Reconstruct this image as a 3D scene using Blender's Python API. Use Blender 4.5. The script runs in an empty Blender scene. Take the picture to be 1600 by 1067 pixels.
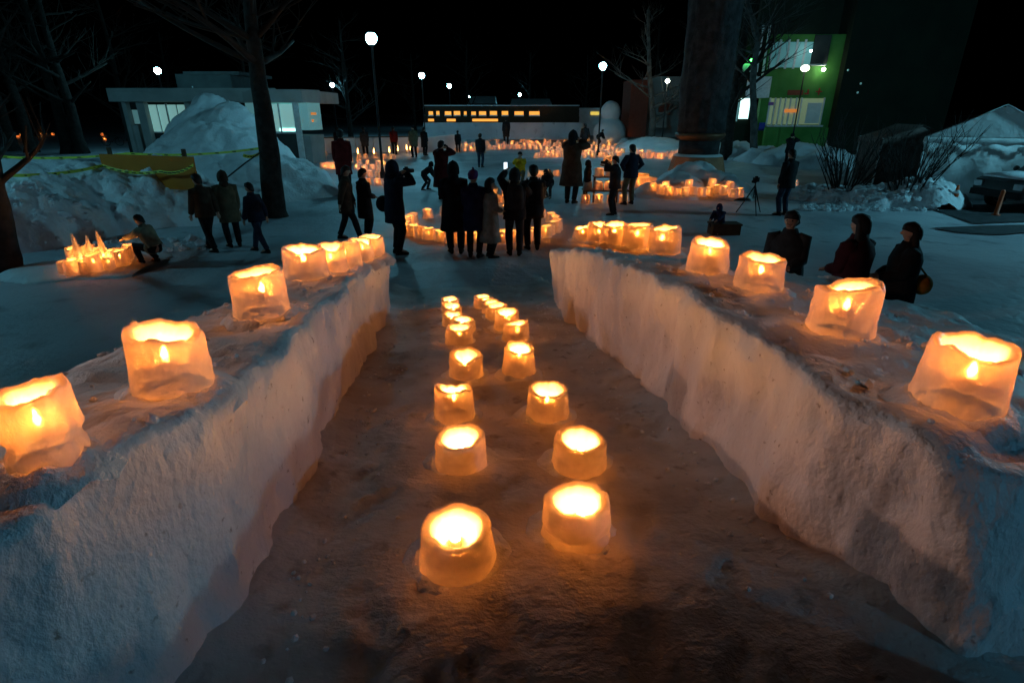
import bpy, bmesh, math, random
import numpy as np
from mathutils import Vector, Matrix, noise
from mathutils.bvhtree import BVHTree

random.seed(7)
R = math.radians
PI = math.pi
SC = bpy.context.scene
COL = SC.collection

# ------------------------------------------------------------------ camera
F_PX, W_PX, H_PX = 867.0, 1600.0, 1067.0
CAM_Z, PITCH = 2.75, R(22.4)
cam_d = bpy.data.cameras.new('camera')
cam = bpy.data.objects.new('camera', cam_d)
COL.objects.link(cam)
cam.location = (0, 0, CAM_Z)
cam.rotation_euler = (R(90) - PITCH, 0, 0)
cam_d.sensor_width = 36
cam_d.lens = 36 * F_PX / W_PX
cam_d.clip_start = 0.05
cam_d.clip_end = 2000
SC.camera = cam

# ------------------------------------------------------------------ night sky
world = bpy.data.worlds.new('World')
SC.world = world
world.use_nodes = True
wn = world.node_tree
sky = wn.nodes.new('ShaderNodeTexSky')
sky.sky_type = 'NISHITA'
sky.sun_disc = False
sky.sun_elevation = R(-5.0)
sky.sun_rotation = R(200)
wn.links.new(sky.outputs[0], wn.nodes['Background'].inputs[0])
wn.nodes['Background'].inputs[1].default_value = 0.05

SC.view_settings.view_transform = 'Standard'
SC.view_settings.look = 'None'
SC.view_settings.exposure = -0.3
SC.view_settings.gamma = 1
SC.view_settings.use_curve_mapping = False
cy = SC.cycles
cy.use_denoising = True
cy.max_bounces = 8
cy.diffuse_bounces = 4
cy.glossy_bounces = 3
cy.transmission_bounces = 6
cy.transparent_max_bounces = 8
cy.sample_clamp_indirect = 25.0
cy.use_light_tree = True
cy.caustics_reflective = False
cy.caustics_refractive = False

# strengths of the lamps the place has
LAMP_E = 260.0          # white park lamps (radiance of a globe)
FLAME_E = 860.0         # candle flame
LAMP_COL = (0.22, 0.76, 1.0)
FLAME_COL = (1.0, 0.40, 0.085)

# ------------------------------------------------------------------ helpers
CP, SP = math.cos(PITCH), math.sin(PITCH)
CAMV = Vector((0, 0, CAM_Z))

def ray(px, py):
    u = (px - W_PX / 2) / F_PX
    v = (py - H_PX / 2) / F_PX
    return Vector((u, CP - v * SP, -SP - v * CP))

def at_z(px, py, z=0.0):
    r = ray(px, py)
    t = (z - CAM_Z) / r.z
    return CAMV + r * t

def at_y(px, py, y):
    r = ray(px, py)
    return CAMV + r * (y / r.y)

def depth(p):
    return p.y * CP + (CAM_Z - p.z) * SP

def nz(x, y, z=0.0):
    return noise.noise(Vector((x, y, z)))

def fbm(x, y, z=0.0, o=4):
    s, a, f = 0.0, 1.0, 1.0
    for _ in range(o):
        s += a * noise.noise(Vector((x * f, y * f, z * f)))
        a *= 0.5
        f *= 2.03
    return s

def sstep(a, b, x):
    t = min(1.0, max(0.0, (x - a) / (b - a)))
    return t * t * (3 - 2 * t)

def tag(o, label=None, cat=None, group=None, kind=None):
    if label: o['label'] = label
    if cat: o['category'] = cat
    if group: o['group'] = group
    if kind: o['kind'] = kind
    return o

def empty(name, loc=(0, 0, 0), rz=0.0):
    o = bpy.data.objects.new(name, None)
    o.empty_display_size = 0.1
    COL.objects.link(o)
    o.location = loc
    o.rotation_euler = (0, 0, rz)
    return o

def link_mesh(name, me, mat=None, parent=None, loc=None):
    o = bpy.data.objects.new(name, me)
    COL.objects.link(o)
    if mat is not None and not me.materials:
        me.materials.append(mat)
    if parent is not None:
        o.parent = parent
    if loc is not None:
        o.location = loc
    return o

class MB:
    """collects vertices and faces, then builds one mesh object"""
    def __init__(self):
        self.v, self.f = [], []

    def add(self, vs, fs):
        n = len(self.v)
        self.v += [tuple(p) for p in vs]
        self.f += [tuple(i + n for i in f) for f in fs]
        return self

    def box(self, lo, hi):
        x0, y0, z0 = lo
        x1, y1, z1 = hi
        return self.add([(x0, y0, z0), (x1, y0, z0), (x1, y1, z0), (x0, y1, z0),
                         (x0, y0, z1), (x1, y0, z1), (x1, y1, z1), (x0, y1, z1)],
                        [(0, 3, 2, 1), (4, 5, 6, 7), (0, 1, 5, 4), (1, 2, 6, 5), (2, 3, 7, 6), (3, 0, 4, 7)])

    def obox(self, c, ax, ay, az):
        c, ax, ay, az = Vector(c), Vector(ax), Vector(ay), Vector(az)
        vs = [c + sx * ax + sy * ay + sz * az for sz in (-1, 1) for sx, sy in ((-1, -1), (1, -1), (1, 1), (-1, 1))]
        return self.add(vs, [(0, 3, 2, 1), (4, 5, 6, 7), (0, 1, 5, 4), (1, 2, 6, 5), (2, 3, 7, 6), (3, 0, 4, 7)])

    def tube(self, pts, rad, seg=8, cap=True, squash=1.0):
        pts = [Vector(p) for p in pts]
        if not isinstance(rad, (list, tuple)):
            rad = [rad] * len(pts)
        n0 = len(self.v)
        up = None
        for i, p in enumerate(pts):
            t = (pts[min(i + 1, len(pts) - 1)] - pts[max(i - 1, 0)])
            if t.length < 1e-9:
                t = Vector((0, 0, 1))
            t.normalize()
            if up is None:
                up = Vector((1, 0, 0)) if abs(t.x) < 0.9 else Vector((0, 1, 0))
            a = (up - t * up.dot(t))
            if a.length < 1e-6:
                a = t.orthogonal()
            a.normalize()
            up = a
            b = t.cross(a)
            for k in range(seg):
                an = 2 * PI * k / seg
                self.v.append(tuple(p + a * (rad[i] * math.cos(an)) + b * (rad[i] * squash * math.sin(an))))
        for i in range(len(pts) - 1):
            for k in range(seg):
                k2 = (k + 1) % seg
                self.f.append((n0 + i * seg + k, n0 + i * seg + k2, n0 + (i + 1) * seg + k2, n0 + (i + 1) * seg + k))
        if cap:
            self.f.append(tuple(n0 + k for k in reversed(range(seg))))
            e = n0 + (len(pts) - 1) * seg
            self.f.append(tuple(e + k for k in range(seg)))
        return self

    def rings(self, rings, cap=True):
        n0 = len(self.v)
        seg = len(rings[0])
        for r in rings:
            self.v += [tuple(p) for p in r]
        for i in range(len(rings) - 1):
            for k in range(seg):
                k2 = (k + 1) % seg
                self.f.append((n0 + i * seg + k, n0 + i * seg + k2, n0 + (i + 1) * seg + k2, n0 + (i + 1) * seg + k))
        if cap:
            self.f.append(tuple(n0 + k for k in reversed(range(seg))))
            e = n0 + (len(rings) - 1) * seg
            self.f.append(tuple(e + k for k in range(seg)))
        return self

    def lathe(self, prof, seg=24, c=(0, 0, 0), cap=True):
        rs = [[(c[0] + r * math.cos(2 * PI * k / seg), c[1] + r * math.sin(2 * PI * k / seg), c[2] + z)
               for k in range(seg)] for r, z in prof]
        return self.rings(rs, cap)

    def ball(self, c, r, seg=12, rows=8, sx=1, sy=1, sz=1):
        prof = []
        rs = []
        for i in range(rows + 1):
            th = PI * i / rows
            rr, zz = max(1e-4, math.sin(th)) * r, -math.cos(th) * r
            rs.append([(c[0] + sx * rr * math.cos(2 * PI * k / seg), c[1] + sy * rr * math.sin(2 * PI * k / seg), c[2] + sz * zz)
                       for k in range(seg)])
        return self.rings(rs, True)

    def mesh(self, name, smooth=False):
        me = bpy.data.meshes.new(name)
        me.from_pydata(self.v, [], self.f)
        me.update()
        if smooth:
            me.polygons.foreach_set('use_smooth', [True] * len(me.polygons))
        return me

    def build(self, name, mat, parent=None, smooth=False, loc=None):
        me = self.mesh(name, smooth)
        return link_mesh(name, me, mat, parent, loc)

def copy_tree(o, parent=None):
    c = o.copy()
    COL.objects.link(c)
    c.parent = parent
    for ch in o.children:
        copy_tree(ch, c)
    return c

# ------------------------------------------------------------------ materials
MATS = {}

def new_mat(name):
    m = bpy.data.materials.new(name)
    m.use_nodes = True
    nt = m.node_tree
    b = nt.nodes['Principled BSDF']
    MATS[name] = m
    return m, nt, b

def bump_chain(nt, b, bumps, coord='Object', stretch=(1, 1, 1)):
    tc = nt.nodes.new('ShaderNodeTexCoord')
    mp = nt.nodes.new('ShaderNodeMapping')
    mp.inputs['Scale'].default_value = stretch
    nt.links.new(tc.outputs[coord], mp.inputs[0])
    prev = None
    for sc, st, di in bumps:
        n = nt.nodes.new('ShaderNodeTexNoise')
        n.inputs['Scale'].default_value = sc
        n.inputs['Detail'].default_value = 4
        n.inputs['Roughness'].default_value = 0.6
        nt.links.new(mp.outputs[0], n.inputs['Vector'])
        bp = nt.nodes.new('ShaderNodeBump')
        bp.inputs['Strength'].default_value = st
        bp.inputs['Distance'].default_value = di
        nt.links.new(n.outputs[0], bp.inputs['Height'])
        if prev:
            nt.links.new(prev.outputs[0], bp.inputs['Normal'])
        prev = bp
    nt.links.new(prev.outputs[0], b.inputs['Normal'])
    return mp

def mix_noise(nt, b, c1, c2, scale, mp=None, lo=0.35, hi=0.65, detail=4, inp='Base Color'):
    n = nt.nodes.new('ShaderNodeTexNoise')
    n.inputs['Scale'].default_value = scale
    n.inputs['Detail'].default_value = detail
    if mp is None:
        tc = nt.nodes.new('ShaderNodeTexCoord')
        nt.links.new(tc.outputs['Object'], n.inputs['Vector'])
    else:
        nt.links.new(mp.outputs[0], n.inputs['Vector'])
    r = nt.nodes.new('ShaderNodeValToRGB')
    r.color_ramp.elements[0].position = lo
    r.color_ramp.elements[1].position = hi
    r.color_ramp.elements[0].color = (*c1, 1)
    r.color_ramp.elements[1].color = (*c2, 1)
    nt.links.new(n.outputs[0], r.inputs[0])
    nt.links.new(r.outputs[0], b.inputs[inp])

def plain(name, col, rough=0.7, col2=None, scale=6.0, bump=None, metal=0.0, spec=0.3):
    m, nt, b = new_mat(name)
    b.inputs['Roughness'].default_value = rough
    b.inputs['Metallic'].default_value = metal
    b.inputs['Specular IOR Level'].default_value = spec
    c2 = col2 or tuple(min(1, c * 1.25 + 0.003) for c in col)
    mix_noise(nt, b, col, c2, scale)
    if bump:
        bump_chain(nt, b, bump)
    return m

def emit(name, col, strength):
    m, nt, b = new_mat(name)
    b.inputs['Base Color'].default_value = (*col, 1)
    b.inputs['Emission Color'].default_value = (*col, 1)
    b.inputs['Emission Strength'].default_value = strength
    m.cycles.emission_sampling = 'FRONT'
    return m

def snow(name, c1, c2, scale, bumps, rough=0.55, stretch=(1, 1, 1), spec=0.35, lo=0.35, hi=0.65):
    m, nt, b = new_mat(name)
    b.inputs['Roughness'].default_value = rough
    b.inputs['Specular IOR Level'].default_value = spec
    mp = bump_chain(nt, b, bumps, stretch=stretch)
    mix_noise(nt, b, c1, c2, scale, mp, lo, hi)
    return m

M_SNOW = snow('snow', (0.74, 0.77, 0.81), (0.84, 0.86, 0.88), 1.5, [(3, 0.5, 0.10), (14, 0.6, 0.04), (60, 0.5, 0.012)])
M_PACKED = snow('packed_snow', (0.42, 0.45, 0.50), (0.66, 0.69, 0.73), 0.35, [(1.2, 0.5, 0.08), (5, 0.7, 0.05), (16, 0.5, 0.02), (50, 0.3, 0.008)], rough=0.5)
M_ICEWALL = snow('ice_wall', (0.66, 0.66, 0.68), (0.82, 0.82, 0.83), 2.2, [(3.0, 0.40, 0.07), (12, 0.45, 0.028), (34, 0.45, 0.012), (110, 0.40, 0.004)], rough=0.40, stretch=(1.15, 1.15, 0.75))
M_FLOOR = snow('slide_snow', (0.52, 0.50, 0.48), (0.70, 0.69, 0.68), 2.4, [(3, 0.5, 0.06), (14, 0.6, 0.025), (60, 0.5, 0.008)], rough=0.6, stretch=(0.9, 1.15, 1))

def flecks(m, scale, lo, hi, col):
    nt = m.node_tree
    b = nt.nodes['Principled BSDF']
    src = b.inputs['Base Color'].links[0].from_socket
    tc = nt.nodes.new('ShaderNodeTexCoord')
    n = nt.nodes.new('ShaderNodeTexNoise')
    n.inputs['Scale'].default_value = scale
    n.inputs['Detail'].default_value = 3
    nt.links.new(tc.outputs['Object'], n.inputs['Vector'])
    r = nt.nodes.new('ShaderNodeMapRange')
    r.inputs[1].default_value = lo; r.inputs[2].default_value = hi
    nt.links.new(n.outputs[0], r.inputs[0])
    mx = nt.nodes.new('ShaderNodeMix'); mx.data_type = 'RGBA'
    nt.links.new(r.outputs[0], mx.inputs[0])
    nt.links.new(src, mx.inputs[6])
    mx.inputs[7].default_value = (*col, 1)
    nt.links.new(mx.outputs[2], b.inputs['Base Color'])
flecks(M_ICEWALL, 24, 0.66, 0.76, (0.34, 0.31, 0.29))
flecks(M_FLOOR, 9, 0.60, 0.75, (0.36, 0.33, 0.30))
flecks(M_PACKED, 1.7, 0.58, 0.72, (0.34, 0.36, 0.40))

def ice_mat(name, albedo, rad, clear=0.27):
    m, nt, b = new_mat(name)
    b.inputs['Roughness'].default_value = 0.28
    b.inputs['IOR'].default_value = 1.31
    b.inputs['Subsurface Weight'].default_value = 1.0
    b.inputs['Subsurface Radius'].default_value = rad
    b.inputs['Subsurface Scale'].default_value = 1.0
    mp = bump_chain(nt, b, [(8, 0.35, 0.02), (30, 0.35, 0.006)])
    mix_noise(nt, b, tuple(a * 0.93 for a in albedo), albedo, 9.0, mp, 0.40, 0.62)
    # ice is partly clear: some candle light passes straight through
    tr = nt.nodes.new('ShaderNodeBsdfTransparent')
    tr.inputs[0].default_value = (1.0, 0.80, 0.60, 1)
    mx = nt.nodes.new('ShaderNodeMixShader')
    n = nt.nodes.new('ShaderNodeTexNoise')
    n.inputs['Scale'].default_value = 14
    nt.links.new(mp.outputs[0], n.inputs['Vector'])
    mr = nt.nodes.new('ShaderNodeMapRange')
    mr.inputs[1].default_value = 0.3; mr.inputs[2].default_value = 0.7
    mr.inputs[3].default_value = clear * 0.6; mr.inputs[4].default_value = clear * 1.4
    nt.links.new(n.outputs[0], mr.inputs[0])
    nt.links.new(mr.outputs[0], mx.inputs[0])
    nt.links.new(b.outputs[0], mx.inputs[1])
    nt.links.new(tr.outputs[0], mx.inputs[2])
    nt.links.new(mx.outputs[0], nt.nodes['Material Output'].inputs['Surface'])
    return m

M_ICE = ice_mat('lantern_ice', (0.86, 0.82, 0.755), (0.032, 0.032, 0.032))
M_FLAME = emit('flame', FLAME_COL, FLAME_E)
M_FLAMEF = emit('small_flame', FLAME_COL, FLAME_E * 0.5)
M_FLAMEB = emit('bare_flame', FLAME_COL, 22)
M_WAX = plain('wax', (0.75, 0.70, 0.60), 0.5)
M_GLOBE = emit('lamp_globe', LAMP_COL, LAMP_E)
M_GLOBE3 = emit('added_bright_globe', LAMP_COL, LAMP_E * 4.0)
M_GLOBE2 = emit('added_lamp_globe', LAMP_COL, LAMP_E * 1.2)
M_WARMLENS = emit('warm_lens', (1.0, 0.64, 0.5), 20)
M_DARKMETAL = plain('dark_metal', (0.02, 0.022, 0.024), 0.5, metal=0.6)

# ------------------------------------------------------------------ slide frame
SA = R(7.0)
SF = Vector((-math.sin(SA), math.cos(SA), 0))
SR = Vector((math.cos(SA), math.sin(SA), 0))
SO = Vector((0.346, 0, 0))

def sl(u, w, z=0.0):
    p = SO + SF * u + SR * w
    return Vector((p.x, p.y, z))

def zf(u):
    """slide floor height along the run"""
    if u < 1.45:
        return 1.122
    k = 1.122 - 0.146 * (u - 1.45)
    if u > 7.4:                                  # run out
        k0 = 1.122 - 0.146 * 5.95
        k = k0 * max(0.0, 1 - (u - 7.4) / 2.2) ** 1.6
    return k

def inner_l(u):
    return -1.07 - 0.52 * max(0.0, 1.70 - u) ** 1.2

# ---- ground: one sheet out to the horizon
def ground_z(x, y):
    d = math.hypot(x, y)
    a = 0.035 * fbm(x * 0.25, y * 0.25, 3.1, 3) + 0.012 * fbm(x * 1.3, y * 1.3, 1.7, 2)
    return a * sstep(0, 4, d) - 0.02

def build_ground():
    vs, fs = [], []
    na, nr = 260, 190
    rad = [0.4 * (900 / 0.4) ** (i / (nr - 1)) for i in range(nr)]
    for r in rad:
        for k in range(na):
            a = 2 * PI * k / na
            x, y = r * math.cos(a), r * math.sin(a)
            vs.append((x, y, ground_z(x, y) if r < 120 else -0.02))
    for i in range(nr - 1):
        for k in range(na):
            k2 = (k + 1) % na
            fs.append((i * na + k, (i + 1) * na + k, (i + 1) * na + k2, i * na + k2))
    fs.append(tuple(range(na)))
    mb = MB().add(vs, fs)
    o = mb.build('snowy_ground', M_PACKED, smooth=True)
    tag(o, kind='structure')
    return o

GROUND = build_ground()

# ---- slide floor
def build_floor():
    vs, fs = [], []
    du, dw = 0.035, 0.035
    us = np.arange(-3.0, 9.7, du)
    ws = np.arange(-3.2, 3.2, dw)
    for u in us:
        z0 = zf(u)
        for w in ws:
            p = sl(u, w)
            z = z0
            il, ir = -inner_l(u), 1.07
            e = (w / ir) if w > 0 else (-w / il)
            z += 0.13 * max(0.0, e - 0.80) ** 1.5 * 3.0 * sstep(1.0, 1.6, u) if e < 1.3 else 0
            z += 0.011 * fbm(p.x * 3.2, p.y * 3.2, 0.3, 3) + 0.006 * nz(p.x * 14, p.y * 14)
            if u > 7.2:
                z -= 0.30 * sstep(1.15, 1.9, abs(w)) * sstep(7.2, 7.7, u)
            if u > 9.0:
                z -= 0.08 * sstep(9.0, 9.6, u)
            # drop at the back of the start platform
            vs.append((p.x, p.y, z))
    # boot prints trodden into the run
    A = np.array(vs)
    rnd = random.Random(4)
    for _ in range(150):
        fu, fw_ = rnd.uniform(0.9, 9.0), rnd.uniform(-0.95, 0.95)
        q = sl(fu, fw_); an = SA + rnd.uniform(-0.7, 0.7) + (PI if rnd.random() < 0.3 else 0)
        dx, dy = A[:, 0] - q.x, A[:, 1] - q.y
        l, c = -dx * math.sin(an) + dy * math.cos(an), dx * math.cos(an) + dy * math.sin(an)
        e = (l / 0.15) ** 2 + (c / 0.055) ** 2
        A[:, 2] -= 0.011 * np.clip(1.25 - e, 0, 0.5) * 2 - 0.006 * np.exp(-((e - 1.7) / 0.5) ** 2)
    vs = [tuple(r_) for r_ in A]
    n = len(ws)
    for i in range(len(us) - 1):
        for j in range(n - 1):
            fs.append((i * n + j, i * n + j + 1, (i + 1) * n + j + 1, (i + 1) * n + j))
    o = MB().add(vs, fs).build('slide_floor', M_FLOOR, smooth=True)
    tag(o, kind='structure')
    return o

FLOOR = build_floor()

# ---- snow walls
def remesh_solid(hfun, u0, u1, w0, w1, step, voxel, smooth=16):
    us = np.arange(u0, u1 + 1e-6, step)
    ws = np.arange(w0, w1 + 1e-6, step)
    nu, nw = len(us), len(ws)
    vs, fs = [], []
    for u in us:
        for w in ws:
            p = sl(u, w)
            vs.append((p.x, p.y, hfun(u, w)))
    base = -0.7
    nb = len(vs)
    for u in us:
        for w in ws:
            p = sl(u, w)
            vs.append((p.x, p.y, base))
    def id(i, j): return i * nw + j
    for i in range(nu - 1):
        for j in range(nw - 1):
            fs.append((id(i, j), id(i, j + 1), id(i + 1, j + 1), id(i + 1, j)))
            fs.append((nb + id(i, j), nb + id(i + 1, j), nb + id(i + 1, j + 1), nb + id(i, j + 1)))
    for i in range(nu - 1):
        for j in (0, nw - 1):
            a, b = id(i, j), id(i + 1, j)
            fs.append((a, b, nb + b, nb + a) if j == 0 else (b, a, nb + a, nb + b))
    for j in range(nw - 1):
        for i in (0, nu - 1):
            a, b = id(i, j), id(i, j + 1)
            fs.append((b, a, nb + a, nb + b) if i == 0 else (a, b, nb + b, nb + a))
    me = bpy.data.meshes.new('tmp')
    me.from_pydata(vs, [], fs)
    me.update()
    bm = bmesh.new(); bm.from_mesh(me)
    bmesh.ops.recalc_face_normals(bm, faces=bm.faces)
    bm.to_mesh(me); bm.free()
    o = bpy.data.objects.new('tmp', me)
    COL.objects.link(o)
    m = o.modifiers.new('r', 'REMESH')
    m.mode = 'VOXEL'
    m.voxel_size = voxel
    s = o.modifiers.new('s', 'SMOOTH')
    s.factor = 0.5
    s.iterations = smooth
    dg = bpy.context.evaluated_depsgraph_get()
    res = bpy.data.meshes.new_from_object(o.evaluated_get(dg))
    bpy.data.objects.remove(o)
    bpy.data.meshes.remove(me)
    return res

def finish_wall(me, name, side):
    me.update()
    nv = len(me.vertices)
    co = np.empty(nv * 3); me.vertices.foreach_get('co', co); co = co.reshape(-1, 3)
    no = np.array([tuple(v.normal) for v in me.vertices])
    out = co.copy()
    for i in range(nv):
        x, y, z = co[i]
        n = no[i]
        if z < -0.2:
            continue
        # carved faces: shallow upright flutes and pits
        d1 = 0.040 * nz(x * 4.2, y * 4.2, z * 1.9) + 0.020 * nz(x * 11, y * 11, z * 5.0) + 0.010 * nz(x * 26, y * 26, z * 14)
        d1 += 0.075 * nz(x * 1.7, y * 1.7, z * 1.5)
        d1 -= 0.022 * sstep(0.30, 0.60, nz(x * 9 + 3, y * 9, z * 5))
        # trodden tops
        d2 = 0.040 * fbm(x * 2.3, y * 2.3, 5.0, 3) + 0.02 * abs(nz(x * 6, y * 6, 2)) + 0.012 * nz(x * 18, y * 18, 1)
        d2 -= 0.022 * sstep(0.10, 0.60, nz(x * 2.9 + 9, y * 2.9, 8.0))
        k = sstep(0.45, 0.95, n[2])
        d = d1 * (1 - k) + d2 * k
        out[i] += n * d
    me.vertices.foreach_set('co', out.reshape(-1))
    bm = bmesh.new(); bm.from_mesh(me)
    bmesh.ops.delete(bm, geom=[v for v in bm.verts if v.co.z < -0.3], context='VERTS')
    bm.to_mesh(me); bm.free()
    me.polygons.foreach_set('use_smooth', [True] * len(me.polygons))
    me.update()
    me.materials.clear()
    me.materials.append(M_ICEWALL)
    me.materials.append(M_SNOW)
    idx = [0 if abs(p.normal.z) < 0.6 else 1 for p in me.polygons]
    me.polygons.foreach_set('material_index', idx)
    return link_mesh(name, me)

END_U = 7.45

RT_U, RT_Z = (0.8, 1.2, 2.0, 2.8, 3.85, 4.9, 5.9, 7.5), (1.80, 1.80, 1.775, 1.75, 1.69, 1.55, 1.38, 1.02)

def h_right(u, w):
    edge = 1.075 + 0.06 * nz(u * 1.7, 4.2) + 0.55 * max(0.0, 1.62 - u) ** 2 + 0.10 * max(0.0, u - 6.6) ** 2
    t = w - edge
    u_near = 1.06 + 0.06 * nz(w * 2.0, 1.1) - 0.10 * max(0, t - 0.6)
    if t < 0 or u < u_near or u > END_U - 0.10 * t:
        return -0.6
    z = float(np.interp(u, RT_U, RT_Z)) - 0.13 * t
    ut = 1.33 + 0.05 * nz(w * 2.5, 6.1)
    if u < ut:                                    # battered end face toward the viewer
        z -= 2.3 * (ut - u)
    if t > 2.0 + 0.3 * nz(u * 0.8, 7.7):
        z -= (t - 2.0) * 1.25
    z -= 0.9 * sstep(5.6, 7.4, u) * sstep(0.5, 2.2, t)
    return max(z, -0.55)

def h_left(u, w):
    edge = -inner_l(u) + 0.02 + 0.03 * nz(u * 1.5, 9.2)
    t = -w - edge
    if t < 0 or u > END_U - 0.05 * t:
        return -0.6
    z = zf(u) + 0.80
    z -= 0.06 * t
    z -= 0.42 * max(0.0, t - 0.75)
    z += 0.16 * fbm(u * 0.7, w * 0.7, 2.0, 2) * sstep(0.7, 1.6, t)
    z -= 0.6 * sstep(5.6, 7.4, u) * sstep(0.6, 2.0, t)
    return max(z, -0.55)

WALL_R = finish_wall(remesh_solid(h_right, 0.9, 7.7, 0.9, 4.6, 0.04, 0.04), 'snow_wall', 1)
tag(WALL_R, 'carved snow wall right of the slide, streaked inner face', 'snow wall', 'walls of the snow slide')
WALL_L = finish_wall(remesh_solid(h_left, -0.6, 7.7, -6.6, -0.9, 0.04, 0.04), 'snow_wall', -1)
tag(WALL_L, 'carved snow wall left of the slide, flaring toward the viewer', 'snow wall', 'walls of the snow slide')

def bvh_of(o):
    me = o.data
    return BVHTree.FromPolygons([o.matrix_world @ v.co for v in me.vertices], [tuple(p.vertices) for p in me.polygons])

BVHS = [bvh_of(GROUND), bvh_of(FLOOR), bvh_of(WALL_R), bvh_of(WALL_L)]

def hit(px, py):
    r = ray(px, py).normalized()
    best = None
    for b in BVHS:
        h = b.ray_cast(CAMV, r)
        if h[0] is not None and (best is None or h[3] < best[3]):
            best = h
    return best[0]

def drop(x, y, z=30.0):
    best = None
    for b in BVHS:
        h = b.ray_cast(Vector((x, y, z)), Vector((0, 0, -1)))
        if h[0] is not None and (best is None or h[0].z > best):
            best = h[0].z
    return best if best is not None else 0.0

# ------------------------------------------------------------------ park lamps
def make_lamp(p, h, label, globe=None):
    root = empty('street_lamp', (p[0], p[1], drop(p[0], p[1])))
    tag(root, label, 'street lamp', 'park lamps')
    MB().lathe([(0.13, -0.3), (0.13, 0.25), (0.09, 0.32), (0.055, 0.5), (0.05, h - 0.35), (0.075, h - 0.30), (0.10, h - 0.26), (0.11, h - 0.235), (0.03, h - 0.225)], 12).build('post', M_DARKMETAL, root, True)
    MB().lathe([(0.06, h - 0.23), (0.13, h - 0.20), (0.19, h - 0.12), (0.22, h - 0.04), (0.225, h + 0.02), (0.21, h + 0.09), (0.17, h + 0.15), (0.10, h + 0.19), (0.02, h + 0.20)], 28).build('globe', globe or M_GLOBE, root, True)
    MB().lathe([(0.15, h + 0.19), (0.13, h + 0.22), (0.06, h + 0.26), (0.02, h + 0.28)], 16).build('cap', M_DARKMETAL, root, True)
    return root

# lamps in view: base by pixel on the ground at the distance where a 5.6 m lamp meets its pixel
def lamp_spot(px, py, h):
    return at_z(px, py, h)
LAMPS = [(580, 60, 'tall bright park lamp behind the crowd, highest in view'),
         (942, 103, 'bright park lamp beside the big snow figure'),
         (246, 110, 'park lamp above the flat-roofed pavilion at left'),
         (519, 133, 'park lamp just right of the pavilion roof'),
         (659, 118, 'park lamp in the distance right of the tallest one'),
         (702, 134, 'small far park lamp left above the lit snow wall'),
         (732, 151, 'tiny far park lamp just above the lit snow wall'),
         (812, 148, 'tiny far park lamp above the middle of the lit snow wall')]
for px, py, lb in LAMPS:
    p = lamp_spot(px, py, 5.6)
    make_lamp(p, 5.6, lb)
# out of frame: flood lights, and park lamps added to brighten the plaza


def flood_light(p, target, power, label, cone=42, col=(1.0, 0.52, 0.36)):
    root = empty('flood_light', (p[0], p[1], drop(p[0], p[1])))
    tag(root, label, 'flood light', 'flood lights on the slide')
    h = p[2]
    MB().lathe([(0.09, -0.3), (0.06, 0.3), (0.045, h)], 10).build('post', M_DARKMETAL, root, True)
    d = (Vector(target) - Vector(p)).normalized()
    q = d.to_track_quat('-Z', 'Y')
    hs = MB().lathe([(0.10, 0.22), (0.13, 0.20), (0.19, 0.0), (0.20, -0.10), (0.19, -0.10), (0.18, 0.0), (0.12, 0.16)], 20).build('housing', M_DARKMETAL, root, True)
    hs.location = (0, 0, h + 0.1)
    hs.rotation_mode = 'QUATERNION'; hs.rotation_quaternion = q
    ln = MB().lathe([(0.165, 0.03), (0.10, 0.015), (0.01, 0.01)], 20).build('lens', M_WARMLENS, hs, True)
    ld = bpy.data.lights.new('flood_bulb', 'SPOT')
    ld.energy = power
    ld.color = col
    ld.spot_size = R(cone)
    ld.spot_blend = 0.35
    ld.shadow_soft_size = 0.05
    lo = bpy.data.objects.new('flood_bulb', ld)
    COL.objects.link(lo)
    lo.parent = hs
    lo.location = (0, 0, -0.02)
    return root

flood_light((-9.0, 2.6, 4.05), (0.6, 4.4, 1.2), 560, 'flood light on a post left of the slide, outside the frame', 44)
flood_light((8.6, -4.6, 3.3), (-0.9, 2.2, 1.3), 400, 'flood light on a post behind the viewer at right, outside the frame', 44, (0.15, 0.62, 1.0))
make_lamp((-15.5, 9.5), 5.6, 'added unseen park lamp beyond the left picture edge', M_GLOBE2)  # this and the next three: unseen lamps added to light plaza and tent
make_lamp((-24.0, 17.0), 5.6, 'added unseen park lamp beyond the left edge, farther back', M_GLOBE2)
make_lamp((27.0, 21.0), 5.6, 'added unseen park lamp beyond the right edge, behind the tent', M_GLOBE2)
make_lamp((20.0, 14.5), 5.6, 'added unseen park lamp beyond the right picture edge', M_GLOBE3)

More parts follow.
